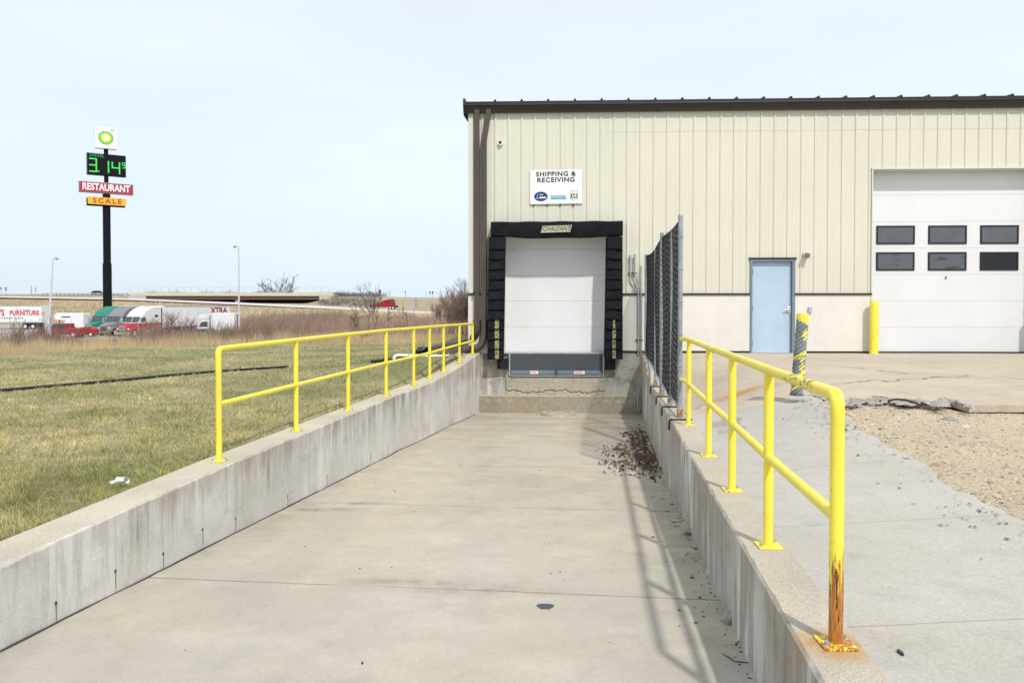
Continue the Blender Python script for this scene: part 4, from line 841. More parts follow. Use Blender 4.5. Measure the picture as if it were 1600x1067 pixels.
# ============================================================ THINGS ON THE GROUND
def Gd(px, py):   # point of the yard surface under a sight line
    z = -.1
    for _ in range(12):
        p = WZ(px, py, z); d = (p-C0).dot(FWD); z = .5*z+.5*zdirt((p-C0).dot(RGT)-.124*d, d)
    return WZ(px, py, z)
mh = thing('drain_cover', 'round raised drain cover in the ramp floor in front of the dock', 'drain cover', WZ(872, 646.5, zfloor(16.6)+.02))
c_ = mh.location; b = MB(); vs = []
R0 = .375; n = 40; zf_ = zfloor(16.6)
prof = [(R0+.02, -.02), (R0, .06), (R0-.09, .07), (R0-.11, .062), (R0-.112, .03)]
vs = [(c_.x+r*math.cos(2*math.pi*j/n), c_.y+r*math.sin(2*math.pi*j/n), zf_+z) for r, z in prof for j in range(n)]
b.add(vs, [(i*n+j, i*n+(j+1) % n, (i+1)*n+(j+1) % n, (i+1)*n+j) for i in range(4) for j in range(n)]); b.build('rim', K['drain_rim'], mh, smooth=True)
b = MB(); b.cyl((c_.x, c_.y, zf_+.04), R0-.135, .02, 40); b.build('lid', K['lot_grey'], mh)
def blob(name, c, r, hz, m, label, cat, seed=0, n=14):
    rs_ = np.random.RandomState(seed); bm = bmesh.new(); bmesh.ops.create_icosphere(bm, subdivisions=3, radius=1)
    for v in bm.verts:
        f = 1+.22*math.sin(v.co.x*4+seed)*math.cos(v.co.y*5+seed*2)+rs_.uniform(-.07, .07); v.co = Vector((c[0]+v.co.x*r*f, c[1]+v.co.y*r*.8*f, c[2]+v.co.z*hz*f))
    me = bpy.data.meshes.new(name); bm.to_mesh(me); bm.free(); o = link(name, me, m); tag(o, label, cat); return o
p = WZ(852, 948, zfloor(5.3)+.004); b = MB(); b.prism([(p.x+.055*math.cos(a_)*(1+.2*math.sin(3*a_)), p.y+.062*math.sin(a_)*(1+.15*math.cos(2*a_))) for a_ in np.linspace(0, 6.1, 26)], 'z', p.z-.002, p.z+.004)
tag(b.build('tar_patch', K['slate']), 'small round dark tar patch in the middle of the ramp', 'patch')
blob('concrete_chunk', tuple(WZ(1140, 968, zfloor(5.1)+.03)), .045, .05, K['rubble'], 'broken grey concrete lump at the foot of the right wall', 'rubble', 3)
blob('concrete_chunk', tuple(WZ(1076, 829, zfloor(7)+.02)), .06, .025, K['rubble'], 'dark crumbled concrete lump halfway down the foot of the right wall', 'rubble', 5)
for i, (px, py, r, h, lb) in enumerate(((1084, 628, .13, .07, 'crumbled grey rubble lump by the fence, farther of two'), (1097, 642, .12, .06, 'crumbled grey rubble lump by the fence, nearer of two'), (1262, 630, .12, .05, 'grey rubble lump at the cracked apron corner by the spiral bollard'), (1443, 627, .17, .07, 'pale broken concrete lump at the left end of the apron edge'), (1485, 657, .08, .05, 'small grey stone on the sandy dirt'))):
    blob('rubble_lump', tuple(Gd(px, py)), r, h, K['rubble'], lb, 'rubble', 10+i)
b = MB(); b.tube([W(1388, 626, 9.05), W(1400, 623.5, 9.1), W(1415, 625, 9.0), W(1430, 629, 8.9), W(1437, 633, 8.75)], .014, 6); tag(b.build('rubber_strip', K['charcoal'], None, smooth=True), 'dark curved rubber strip lying on the dirt at the apron edge', 'debris')
# scattered chips, pebbles, leaves
def flakes(name, pts, size, m, flat=.35, seed=1, curl=False):
    rs_ = np.random.RandomState(seed); V = []; Fc = []
    for p in pts:
        s = size*rs_.lognormal(0, .45); a_ = rs_.uniform(0, 6.28); el = rs_.uniform(1, 2.4); n0 = len(V); tz = rs_.uniform(-.5, .5)*flat; u = np.array((math.cos(a_), math.sin(a_), tz)); w = np.array((-math.sin(a_), math.cos(a_), rs_.uniform(-.5, .5)*flat))
        c = np.array(p); h = s*flat*(1.2 if curl else .6)
        V += [c-u*s*el*.5, c-w*s*.5*rs_.uniform(.6, 1), c+u*s*el*.5, c+w*s*.5, c+np.array((0, 0, h))]
        Fc += [(n0, n0+1, n0+4), (n0+1, n0+2, n0+4), (n0+2, n0+3, n0+4), (n0+3, n0, n0+4)]
    o = link(name, np_mesh(name, V, Fc), m); o['kind'] = 'stuff'; return o
rs = np.random.RandomState(11); L = []
for cx, cd, n_, so, sd in ((.6, 13.8, 420, .14, .8), (.62, 12.2, 300, .11, .3), (.25, 13.0, 170, .2, .35), (.25, 11.6, 90, .25, .3), (.64, 11.2, 140, .1, .5), (.35, 10.9, 60, .2, .3)):
    for _ in range(n_):
        o, d = cx+rs.normal(0, so), cd+rs.normal(0, sd)
        if o < .79: L.append(tuple(OD(o, d, zfloor(d)+.004+abs(rs.normal(0, .008)))))
flakes('leaf_litter', L, .025, K['leaf'], .55, 4, True)
L = []
for _ in range(260):
    d = rs.uniform(3, 13); o = .79-abs(rs.exponential(.07)); L.append(tuple(OD(o, d, zfloor(d)+.004)))
for _ in range(90):
    d = rs.uniform(3, 16); o = rs.uniform(-3.5, .7); L.append(tuple(OD(o, d, zfloor(d)+.003)))
flakes('ramp_grit', L, .012, K['chips'], .3, 6)
L = []
for _ in range(430):
    d = rs.choice([rs.normal(8.3, .5), rs.normal(8.9, .5), rs.normal(5.0, .35), rs.normal(7, 1.6), rs.uniform(2.6, 9)], p=[.34, .22, .12, .22, .1]); e = ragged(d); o = min(e-.03, e-.05-abs(rs.exponential(.2)))
    if d < 9.4 and o > 1.1: L.append(tuple(OD(o, d, zy(o, d)+.012)))
flakes('asphalt_chips', L, .013, K['chips'], .12, 7)
L = []
for _ in range(7000):
    d = 10-rs.uniform(0, 1)**1.3*7.4; e = 2.6; o = e+abs(rs.exponential(1.6))
    if d < apedge(o)-.02 and o < 9: L.append(tuple(OD(o, d, zdirt(o, d)+.004)))
flakes('pebbles', L, .013, K['gravel'], .8, 8)
L = []
for _ in range(260):
    o = rs.uniform(2.65, 4.35); d = apedge(o)-rs.normal(.1, .12); L.append(tuple(OD(o, d, max(zdirt(o, d), -.1)+.02)))
flakes('broken_edge_rubble', L, .05, K['rubble'], .8, 9)
# undercut shadow gap rubble below apron edge + cracked wedge left of the dirt
for cd, co in ((9.75, 1.25), (9.9, 1.4), (10.4, 1.2)):
    pass
# cracks and spalls along the foot of the right wall
for pts in ([(1043, 812), (1052, 816), (1063, 815), (1074, 811)], [(1078, 853), (1086, 857), (1095, 855)], [(1128, 1021), (1138, 1027), (1149, 1034), (1163, 1035), (1176, 1036)], [(1150, 1005), (1157, 1001), (1163, 1003)], [(1046, 756), (1056, 760), (1064, 758)], [(1180, 1046), (1176, 1039)]):
    P = []
    for px, py in pts:
        z = -1.
        for _ in range(12): p = WZ(px, py, z); z = .5*z+.5*zfloor((p-C0).dot(FWD))
        P.append(WZ(px, py, z)+Vector((0, 0, .001)))
    b = MB(); n_ = len(P); b.tube([P[0].lerp(P[1], .02)]+P[1:-1]+[P[-1]], [.002]+[.0065]*(n_-2)+[.002] if n_ > 2 else .004, 5); b.build('crack', K['chips'], ramp, world=False)
b = MB(); b.prism([(p_.x, p_.y) for p_ in (WZ(1404, 1017, -.29), WZ(1411, 1022, -.29), WZ(1412.5, 1025, -.29), WZ(1408, 1024, -.29), WZ(1401, 1018.5, -.29))], 'z', -.289, -.279); tag(b.build('rubber_scrap', K['charcoal']), 'small black scrap on the walkway right of the rusty post', 'debris')
# litter on the lawn
p = W(190, 755, 6.45); t = thing('paper_cup', 'crumpled white paper cup lying on the lawn near the wall', 'litter', p)
b = MB(); vs = []; n = 12
for k_, (x_, r_) in enumerate(((-.045, .026), (-.02, .03), (.01, .034), (.045, .042))):
    for j in range(n): a_ = 2*math.pi*j/n; q_ = r_*(1+.25*math.sin(a_*2+k_)); vs.append((p.x+x_, p.y+q_*math.cos(a_)*1.0, p.z+.03+q_*.75*math.sin(a_)))
b.add(vs, [(i*n+j, i*n+(j+1) % n, (i+1)*n+(j+1) % n, (i+1)*n+j) for i in range(3) for j in range(n)]+[tuple(range(n))]); b.build('cup_side', K['litter'], t)
b = MB(); b.box(p.x-.085, p.x-.05, p.y-.03, p.y+.02, p.z+.005, p.z+.02); b.build('cup_flap', K['litter'], t)
# black hose across the lawn
b = MB(); P = []
for px, py in ((-60, 614), (0, 610), (60, 605), (100, 601.5), (150, 597.5), (210, 592), (260, 587), (330, 581), (385, 577), (450, 573)):
    z = -.40; 
    for _ in range(4): p = WZ(px, py, z); d = (p-C0).dot(FWD); z = zlawn(px, d)+.025
    P.append(WZ(px, py, z))
b.tube(P, .033, 10); tag(b.build('drain_hose', K['cable'], None, smooth=True), 'long thin black drain hose lying across the lawn', 'hose')
# drain extensions from the downspouts
b = MB(); pe = bend([WY(745.2, 500, Yp), WY(745, 518, Yp-.02), W(738, 530, 17.98), W(712, 538, 18.6), W(672, 547.5, 18.9)], .16, 6); b.tube(pe, .085, 12); o = b.build('drain_pipe', K['brown'], None, smooth=True); tag(o, 'dark brown drain pipe bending out from the corner downspout over the grass, the farther one', 'drain pipe', 'downspout drain pipes')
b = MB(); pe = bend([WY(756.3, 500, Yp), WY(756.6, 526, Yp-.02), WY(750, 543, Yp-.06), W(728, 547, 17.75), W(688, 556.5, 17.9)], .16, 6); b.tube(pe, .088, 12); o = b.build('drain_pipe', K['brown'], None, smooth=True); tag(o, 'dark brown drain pipe bending out from the inner downspout over the grass, the nearer one', 'drain pipe', 'downspout drain pipes')
b = MB(); b.tube([W(580, 565, 16.6), W(600, 563, 16.8), W(622, 561, 17), W(655, 553, 17.8), W(668, 550, 18)], .035, 10); tag(b.build('hose_end', K['cable'], None, smooth=True), 'short black corrugated hose behind the white pipe on the grass', 'hose')
b = MB(); P = bend([W(614.5, 562.5, 16.9), W(618, 555.2, 17.1), W(640, 555.6, 17.2), W(716, 557.5, 17.3)], .07, 4); b.tube(P, .036, 10); tag(b.build('plastic_pipe', K['pvc'], None, smooth=True), 'white plastic pipe with a bent end lying on the grass behind the handrail', 'pipe')
b = MB(); p = W(718, 557, 17.3); b.hexa([(p.x-.13, p.y-.1, p.z-.06), (p.x+.16, p.y-.1, p.z-.06), (p.x+.16, p.y+.1, p.z-.06), (p.x-.13, p.y+.1, p.z-.06), (p.x-.06, p.y-.06, p.z+.09), (p.x+.02, p.y-.06, p.z+.11), (p.x+.02, p.y+.06, p.z+.11), (p.x-.06, p.y+.06, p.z+.09)]); tag(b.build('splash_block', K['rubble'], bevel=.02), 'tan concrete splash block at the end of the white pipe', 'block')
rs_ = np.random.RandomState(5); t = thing('plastic_scraps', 'torn black plastic sheet bunched up on the grass by the brown pipes', 'debris', W(662, 548, 18))
for k_, (px, py, s_) in enumerate(((655, 551, .16), (664, 547, .2), (671, 548, .13), (672, 562, .1))):
    c = W(px, py, 17.9); b = MB(); g = [[Vector((c.x+(i-3)*s_*.32+rs_.uniform(-.02, .02), c.y+(j-2)*s_*.3, c.z+rs_.uniform(-.06, .09)*s_*5)) for i in range(7)] for j in range(5)]; vs = [q for r in g for q in r]
    b.add(vs, [(j*7+i, j*7+i+1, (j+1)*7+i+1, (j+1)*7+i) for j in range(4) for i in range(6)]); o = b.build('scrap', K['cable'], t); sd = o.modifiers.new('s', 'SOLIDIFY'); sd.thickness = .008

# ============================================================ GRASS, REEDS, BRUSH
rs = np.random.RandomState(21)
def blades(n, px, d, zf_, h, w, lean):
    V = np.zeros((n, 3, 3), np.float32); 
    base = np.array([tuple(W(float(a), 475, float(c))) for a, c in zip(px, d)]); base[:, 2] = zf_
    ang = rs.uniform(0, 2*math.pi, n); ux, uy = np.cos(ang), np.sin(ang); la = rs.uniform(0, 2*math.pi, n); le = np.abs(rs.normal(0, lean, n))*h
    V[:, 0] = base-np.stack([ux*w/2, uy*w/2, 0*w], 1); V[:, 1] = base+np.stack([ux*w/2, uy*w/2, 0*w], 1); V[:, 2] = base+np.stack([np.cos(la)*le, np.sin(la)*le, h], 1); return V.reshape(-1, 3)
N = 280000; px = rs.uniform(-260, 745, N); y = 520+rs.uniform(0, 1, N)*(930-520); d = 1.5*F/(y-475); dn = np.array([dnear(float(a)) for a in px]); de = np.array([interp(float(a), DE) for a in px])
k_ = (d > dn-.035) & (d < de+.6); px, d = px[k_], d[k_]; n = len(px); z = np.array([zlawn(float(a), float(c)) for a, c in zip(px, d)])-.005
hh = rs.uniform(.02, .062, n)*(1+.35*np.sin(px*.05)*np.sin(d*1.3)+.3*np.sin(px*.17+d*3)); ww = .0035*np.maximum(1, d/4.5)
V = blades(n, px, d, z, hh, ww, .8); o = link('lawn_grass', np_mesh('lawn_grass', V, np.arange(len(V)).reshape(-1, 3)), K['lawn_blades']); o['kind'] = 'stuff'
# dark green tuft
N = 52000; px = rs.uniform(-260, 760, N); e = rs.exponential(5, N)-.9+1.1*np.sin(px*.045)*.5+.3*np.sin(px*.21); k_ = e < 26; px, e = px[k_], e[k_]; n = len(px)
de = np.array([interp(float(a), DE) for a in px]); d = de+e; z = np.array([zter(float(a), float(max(c, de_))) for a, c, de_ in zip(px, d, de)])
clump = .55+.45*np.sin(px*.09+np.sin(px*.031)*3)*np.sin(px*.023+1)
hh = (rs.uniform(.28, .68, n)*(.75+.5*clump))*np.clip(.45+e*.25, .3, 1.15)*np.where(px > 560, .9, 1); V = blades(n, px, d, z-.03, hh, .011*d/24, .28)
o = link('dry_tall_grass', np_mesh('dry_tall_grass', V, np.arange(len(V)).reshape(-1, 3)), K['reed']); o['kind'] = 'stuff'
# far tufts on the slope
N = 15000; px = rs.uniform(-200, 760, N); u = rs.uniform(0, 1, N)
d = np.where(px < 330, rs.uniform(165, 240, N), rs.uniform(60, 225, N)); z = np.array([zter(float(a), float(c)) for a, c in zip(px, d)]); ok = d < np.array([droad(float(a)) for a in px])-6
px, d, z = px[ok], d[ok], z[ok]; V = blades(len(px), px, d, z-.05, rs.uniform(.3, .9, len(px)), .0010*d, .4)
o = link('slope_grass', np_mesh('slope_grass', V, np.arange(len(V)).reshape(-1, 3)), K['reed']); o['kind'] = 'stuff'

def branches(rsx, h, levels, r0, spread=.5, nb=3, taper=.62, up=.25, start=.25, segs=3, lenf=.62):
    V = []; Fc = []
    def seg(p, q, ra, rb):
        t = q-p; L_ = np.linalg.norm(t); t = t/max(L_, 1e-6); a = np.array((0, 0, 1.)) if abs(t[2]) < .9 else np.array((1., 0, 0)); u = np.cross(t, a); u /= np.linalg.norm(u); w = np.cross(t, u); n0 = len(V)
        for c, r in ((p, ra), (q, rb)):
            for k in range(3): V.append(c+(u*math.cos(2.094*k)+w*math.sin(2.094*k))*r)
        for k in range(3): Fc.append((n0+k, n0+(k+1) % 3, n0+3+(k+1) % 3, n0+3+k))
    def grow(p, dr, L_, r, lv):
        pts = [p]; dd_ = dr.copy()
        for k in range(segs):
            dd_ = dd_+rsx.normal(0, .13, 3); dd_[2] += up*.12; dd_ /= np.linalg.norm(dd_); q = pts[-1]+dd_*L_/segs; seg(pts[-1], q, r*(1-.28*k/segs*1.5), r*(1-.28*(k+1)/segs*1.5)); pts.append(q)
        if lv <= 0: return
        for k in range(nb+(lv > 1)):
            t = rsx.uniform(start, 1); i = min(int(t*segs), segs-1); q = pts[i]+(pts[i+1]-pts[i])*(t*segs-i); nd = dd_+rsx.normal(0, spread, 3); nd /= np.linalg.norm(nd)
            grow(q, nd, L_*lenf*rsx.uniform(.7, 1.1), r*taper, lv-1)
    return V, Fc, grow
def bare(name, m, label, cat, base, h, levels, r0, trunks=1, seed=0, tilt=.1, group=None, trunk_part=False, **kw):
    rsx = np.random.RandomState(seed); base = np.array(tuple(base)); 
    V, Fc, grow = branches(rsx, h, levels, r0, **kw)
    for _ in range(trunks):
        dr = np.array((rsx.normal(0, tilt), rsx.normal(0, tilt), 1.)); dr /= np.linalg.norm(dr); grow(base+np.append(rsx.normal(0, .08*h*(trunks > 1), 2), 0), dr, h*rsx.uniform(.40, .50), r0, levels)
    nt_ = 0
    t = thing(name, label, cat, tuple(base), 0, group); split = 3*1
    V = np.array(V); Fc = np.array(Fc)
    # first segments are the trunk, the rest the crown
    link('crown', np_mesh('crown', V, Fc[3*kw.get('segs', 3):]), m, t); link('trunk', np_mesh('trunk', V[:6*kw.get('segs', 3)], Fc[:3*kw.get('segs', 3)]), m, t); return t
# bare oak far beyond the overpass
p = W(437, 475, 430); bare('bare_tree', K['hedge'], 'lone wide bare tree standing beyond the overpass', 'tree', (p.x, p.y, 2.2), 21, 4, .24, 8, 4, .62, spread=.36, nb=3, up=.35, lenf=.56, taper=.58)
for i, (px, pyb, pyt, d, sd, tr, lab, lv, mt) in enumerate(((577, 522, 437, 42, 3, 2, 'thin bare sapling standing up above the ramp road, tallest in the dry grass', 4, 'bark'), (560, 520, 470, 40, 8, 4, 'low many-stemmed bare shrub just left of the tall sapling', 3, 'bark'), (607, 508, 470, 44, 12, 2, 'small dark bare sapling right of the tall sapling', 3, 'bark'), (634, 512, 474, 42, 17, 2, 'small dark bare sapling below the utility cabinet', 3, 'bark'), (731, 520, 441, 38, 5, 12, 'dense bare bush beside the warehouse corner', 4, 'brush'), (712, 519, 452, 40, 15, 10, 'loose bare bush left of the dense bush at the warehouse corner', 4, 'brush'), (690, 516, 464, 43, 25, 7, 'lower bare bush, leftmost of the three at the warehouse corner', 3, 'brush'), (238, 524, 494, 62, 6, 6, 'bare bush in front of the long white trailer, left one', 3, 'brush'), (272, 524, 486, 62, 16, 7, 'bare bush in front of the long white trailer, middle one', 3, 'brush'), (296, 524, 492, 60, 26, 6, 'bare bush in front of the long white trailer, right one', 3, 'brush'), (640, 572, 540, 17.0, 9, 1, 'tiny bare seedling on the lawn behind the handrail', 2, 'bark'))):
    p = W(px, pyb, d); h = (pyb-pyt)*d/F; bare('bare_shrub', K[mt], lab, 'shrub', (p.x, p.y, p.z-.1), h*1.3, lv, .010*h+.003 if d < 30 else (.0065 if tr > 4 else .009)*h+.004, tr, sd, .22 if tr > 3 else .12, spread=.36, nb=3+(tr > 5), up=.9)
# low brush: one joined mass of twiggy clumps
def clump(seed, h, stems, lv=1):
    rsx = np.random.RandomState(seed); V, Fc, grow = branches(rsx, h, lv, .006, spread=.35, nb=4, up=.6)
    for _ in range(stems):
        dr = np.array((rsx.normal(0, .22), rsx.normal(0, .22), 1.)); dr /= np.linalg.norm(dr); grow(np.append(rsx.normal(0, .35, 2), 0), dr, h*rsx.uniform(.35, .72), .0055, lv)
    return np.array(V), np.array(Fc)
protos = [clump(s, 1.0, 14) for s in range(5)]
def scatter(name, pts, m, seed=0):
    rsx = np.random.RandomState(seed); AV = []; AF = []; n0 = 0
    for (x, y, z, s, sx) in pts:
        V, Fc = protos[rsx.randint(5)]; a_ = rsx.uniform(0, 6.28); c, s_ = math.cos(a_), math.sin(a_)
        Q = np.stack([x+(V[:, 0]*c-V[:, 1]*s_)*sx, y+(V[:, 0]*s_+V[:, 1]*c)*sx, z+V[:, 2]*s], 1); AV.append(Q); AF.append(Fc+n0); n0 += len(Q)
    o = link(name, np_mesh(name, np.concatenate(AV), np.concatenate(AF)), m); o['kind'] = 'stuff'; return o
rs = np.random.RandomState(31); P1 = []; P2 = []; P3 = []
for _ in range(1500):
    px = rs.uniform(-250, 420); d = rs.uniform(32, 66); p = W(px, 475, d); s = rs.uniform(.9, 1.9)*(1+.3*math.sin(px*.03)); s *= (.8 if 225 < px < 330 else 1.1 if 330 < px < 420 else (.95 if px < 215 else .9))
    P1.append((p.x, p.y, zter(px, d)-.05, s, 1.25*s*.8))
for _ in range(1150):
    px = rs.uniform(300, 735); d = rs.uniform(48, 135); p = W(px, 475, d); s = rs.uniform(1.1, 2.2)*(1 if px > 345 else .8)*(1.0 if px < 540 else .62); P2.append((p.x, p.y, zter(px, d)-.05, s, 1.5*s*.8))
for _ in range(420):
    px = rs.uniform(200, 560); d = rs.uniform(415, 450); p = W(px, 475, d); s = rs.uniform(2, 5.6)*(.8+.4*math.sin(px*.11)*math.sin(px*.037)); P3.append((p.x, p.y, 4.2, s, s*1.2))
for _ in range(110):
    px = rs.uniform(505, 600); d = rs.uniform(300, 330); p = W(px, 475, d); s = rs.uniform(1.2, 3.0); P3.append((p.x, p.y, zter(px, d)-.1, s, s*1.3))
for _ in range(160):
    px = rs.uniform(500, 580); d = rs.uniform(255, 296); p = W(px, 475, d); s = rs.uniform(.8, 2); P3.append((p.x, p.y, zter(px, d)-.1, s, s*1.3))
scatter('brush_thicket', P1, K['brush'], 1); scatter('reddish_brush', P2, K['redbrush'], 2); scatter('far_brush', P3, K['hedge'], 3)

# ============================================================ SIGN TOWER
tower = thing('highway_sign', 'tall black pole carrying a fuel logo, green price display, RESTAURANT and SCALE signs', 'sign', (0, 0, 0))
DS = 125.; pc = W(168, 475, DS); tower.location = (pc.x, pc.y, -3.3)
def zs_(py): return W(168, py, DS).z
ang = math.radians(33); sr = (RGT*math.cos(ang)+FWD*math.sin(ang)).normalized(); sn = Vector((sr.y, -sr.x, 0))  # sn faces the camera
def sp(u, v, w=0): q = Vector((pc.x, pc.y, 0))+sr*u+sn*w; return Vector((q.x, q.y, v))
def sbox(name, u0, u1, z0, z1, w0, w1, m, par, bevel=0, world=True):
    b = MB(); b.hexa([sp(u0, z0, w0), sp(u1, z0, w0), sp(u1, z0, w1), sp(u0, z0, w1), sp(u0, z1, w0), sp(u1, z1, w0), sp(u1, z1, w1), sp(u0, z1, w1)]); return b.build(name, m, par, world=world, bevel=bevel)
PXM = 10.75
def uu(px): return (px-168)/PXM
b = MB(); b.tube([sp(0, -4, 0), sp(0, zs_(412), 0)], .66, 20); b.build('pole_foot', K['pole_black'], tower, smooth=True)
b = MB(); b.tube([sp(0, zs_(412)-.1, 0), sp(0, zs_(304), 0)], .57, 20); b.build('pole', K['pole_black'], tower, smooth=True)
b = MB(); b.tube([sp(0, zs_(304)-.1, 0), sp(0, zs_(225), 0)], .33, 16); b.build('pole_top', K['pole_black'], tower, smooth=True)
WF = .45
lg = sbox('logo_box', uu(151), uu(184.5), zs_(233.5), zs_(200.5), -.3, WF+.2, K['sign_white'], tower, .05)
cen = sp(uu(167.3), zs_(217), WF+.22)
def sunburst(rad, n, m, name, wof, ang0=0, sharp=.28):
    b = MB(); pts = []
    for i in range(n):
        a0 = 2*math.pi*i/n+ang0; st_ = 2*math.pi/n; pts += [(rad*math.sin(a0), rad*math.cos(a0)), (rad*(1-sharp*.35)*math.sin(a0+st_*.32), rad*(1-sharp*.35)*math.cos(a0+st_*.32)), (rad*(1-sharp)*math.sin(a0+st_*.5), rad*(1-sharp)*math.cos(a0+st_*.5)), (rad*(1-sharp*.35)*math.sin(a0+st_*.68), rad*(1-sharp*.35)*math.cos(a0+st_*.68))]
    k = len(pts); c = cen+sn*wof; b.add([c+sr*x+Vector((0, 0, z)) for x, z in pts]+[c-sn*.02+sr*x+Vector((0, 0, z)) for x, z in pts], [tuple(range(k)), tuple(range(k, 2*k))[::-1]]+[(i, (i+1) % k, k+(i+1) % k, k+i) for i in range(k)])
    b.build(name, m, lg, world=False)
sunburst(1.17, 18, K['logo_green'], 'sunburst_outer', .0); sunburst(.93, 18, K['logo_light'], 'sunburst_middle', .03, math.pi/18, .2); sunburst(.66, 18, K['logo_yellow'], 'sunburst_inner', .06, 0, .2); sunburst(.36, 18, K['sign_white'], 'sunburst_core', .09, 0, .15)
text('small_letters', 'bp', frame(sp(uu(178), zs_(203.8), WF+.22), sr, (0, 0, 1)), .62, K['grey_ink'], lg, local=True, extrude=.01)
pb = sbox('price_box', uu(138.5), uu(198.5), zs_(275.3), zs_(241.8), -.35, WF, K['pole_black'], tower, .03)
sbox('price_side', uu(137.6), uu(138.45), zs_(274.6), zs_(242.2), -.33, WF-.02, K['sign_side'], pb, world=False)
def segdigit(ch, u0, z0, wd_, ht, th, name, m=None):
    S = {'a': (0, 1, 1, 1), 'b': (1, .5, 1, 1), 'c': (1, 0, 1, .5), 'd': (0, 0, 1, 0), 'e': (0, 0, 0, .5), 'f': (0, .5, 0, 1), 'g': (0, .5, 1, .5)}
    on = {'3': 'abgcd', '1': 'bc', '4': 'fgbc', '9': 'abcdfg'}[ch]; b = MB()
    for k in on:
        x0, y0, x1, y1 = S[k]; a0, a1 = u0+x0*wd_, u0+x1*wd_; c0, c1 = z0+y0*ht, z0+y1*ht
        if a0 == a1: lo = (a0-th/2, a0+th/2, c0+th*.12, c1-th*.12)
        else: lo = (a0-th*.45, a1+th*.45, c0-th/2, c0+th/2)
        q = [sp(lo[0], lo[2], WF+.01), sp(lo[1], lo[2], WF+.01), sp(lo[1], lo[3], WF+.01), sp(lo[0], lo[3], WF+.01)]; b.hexa([q[0], q[1], q[1]+sn*.03, q[0]+sn*.03, q[3], q[2], q[2]+sn*.03, q[3]+sn*.03])
    b.build(name, m or K['led'], pb, world=False)
segdigit('3', uu(142.5), zs_(270.3), .93, 2.02, .2, 'digit'); segdigit('1', uu(161.5), zs_(271), .9, 1.95, .2, 'digit'); segdigit('4', uu(177), zs_(271.6), 1.05, 1.95, .2, 'digit'); segdigit('9', uu(193), zs_(261.2), .38, .82, .12, 'digit')
sbox('decimal_point', uu(154.6), uu(157.2), zs_(270.6), zs_(268.6), WF+.01, WF+.04, K['led'], pb, world=False)
text('small_letters', 'DIESEL', frame(sp(uu(153.5), zs_(245.2), WF+.02), sr, (0, 0, 1)), .72, K['led2'], pb, local=True, extrude=.01, sx=.92, spacing=1.1)
rb = sbox('restaurant_box', uu(125.8), uu(209.8), zs_(303), zs_(286.3), -.35, WF, K['sign_side'], tower, .03)
sbox('red_face', uu(126.4), uu(209.2), zs_(302.2), zs_(287.1), WF+.005, WF+.03, K['sign_red'], rb, world=False)
text('lettering', 'RESTAURANT', frame(sp(uu(167.6), zs_(294.5), WF+.05), sr, (0, 0, 1)), 1.5, K['sign_white'], rb, sx=.74, offset=.05, spacing=1.0, local=True, extrude=.015)
WF = .95
sb = sbox('scale_box', uu(137.2), uu(196.5), zs_(323.2), zs_(311.5), -.1, WF-.25, K['pole_black'], tower, .03)
sbox('orange_face', uu(138.6), uu(198), zs_(321.4), zs_(310), WF-.24, WF, K['sign_orange'], sb, .02, world=False)
text('lettering', 'SCALE', frame(sp(uu(168.3), zs_(315.7), WF+.02), sr, (0, 0, 1)), 1.1, K['scale_red'], sb, sx=1.0, offset=.03, spacing=1.45, local=True, extrude=.015)

# ============================================================ VEHICLES (built at origin, x forward)
def wheel(par, x, y, r, name='wheel', w=.28):
    b = MB(); b.cyl((x, y, r), r, w, 18, 'y'); o = b.build(name, K['rubber'], par, world=False, bevel=.02); s_ = 1 if y > 0 else -1
    b = MB(); b.cyl((x, y+s_*(w/2+.006), r), r*.55, .03, 14, 'y'); b.build('rim', K['sign_white'], o, world=False)
def pbox(name, prof, w, m, par, bevel=.04, cy=0): b = MB(); b.prism(prof, 'y', cy-w/2, cy+w/2); return b.build(name, m, par, world=False, bevel=bevel)
def trailer_parts(t, x1, L_=16.2, z0=1.15, z1=4.1, m='trailer_white', skirt=True):
    bd = pbox('trailer_body', [(x1, z0), (x1, z1), (x1-L_, z1), (x1-L_, z0)], 2.6, K[m], t, .03)
    for sy in (-1.31, 1.31):
        b = MB(); b.box(x1-L_, x1, sy-.012, sy+.012, z0-.02, z0+.12); b.build('lower_rail', K['steel'], bd, world=False); b = MB(); b.box(x1-L_, x1, sy-.012, sy+.012, z1-.12, z1+.01); b.build('upper_rail', K['steel'], bd, world=False)
    for x_ in (x1-L_+1.5, x1-L_+2.8):
        for y_ in (-1.08, 1.08): wheel(t, x_, y_, .5, w=.45)
    b = MB(); b.box(x1-L_+.9, x1-L_+3.6, -.6, .6, .75, z0); b.build('bogie', K['charcoal'], t, world=False)
    b = MB(); b.box(x1-L_+.0, x1-L_+.12, -1.2, 1.2, .5, .62).box(x1-L_+.02, x1-L_+.1, -.7, -.62, .6, z0).box(x1-L_+.02, x1-L_+.1, .62, .7, .6, z0); b.build('underride_bar', K['charcoal'], t, world=False)
    b = MB(); b.box(x1-3.2, x1-3.05, -1.0, -.85, .2, z0).box(x1-3.2, x1-3.05, .85, 1.0, .2, z0); b.build('landing_leg', K['charcoal'], t, world=False)
    return bd
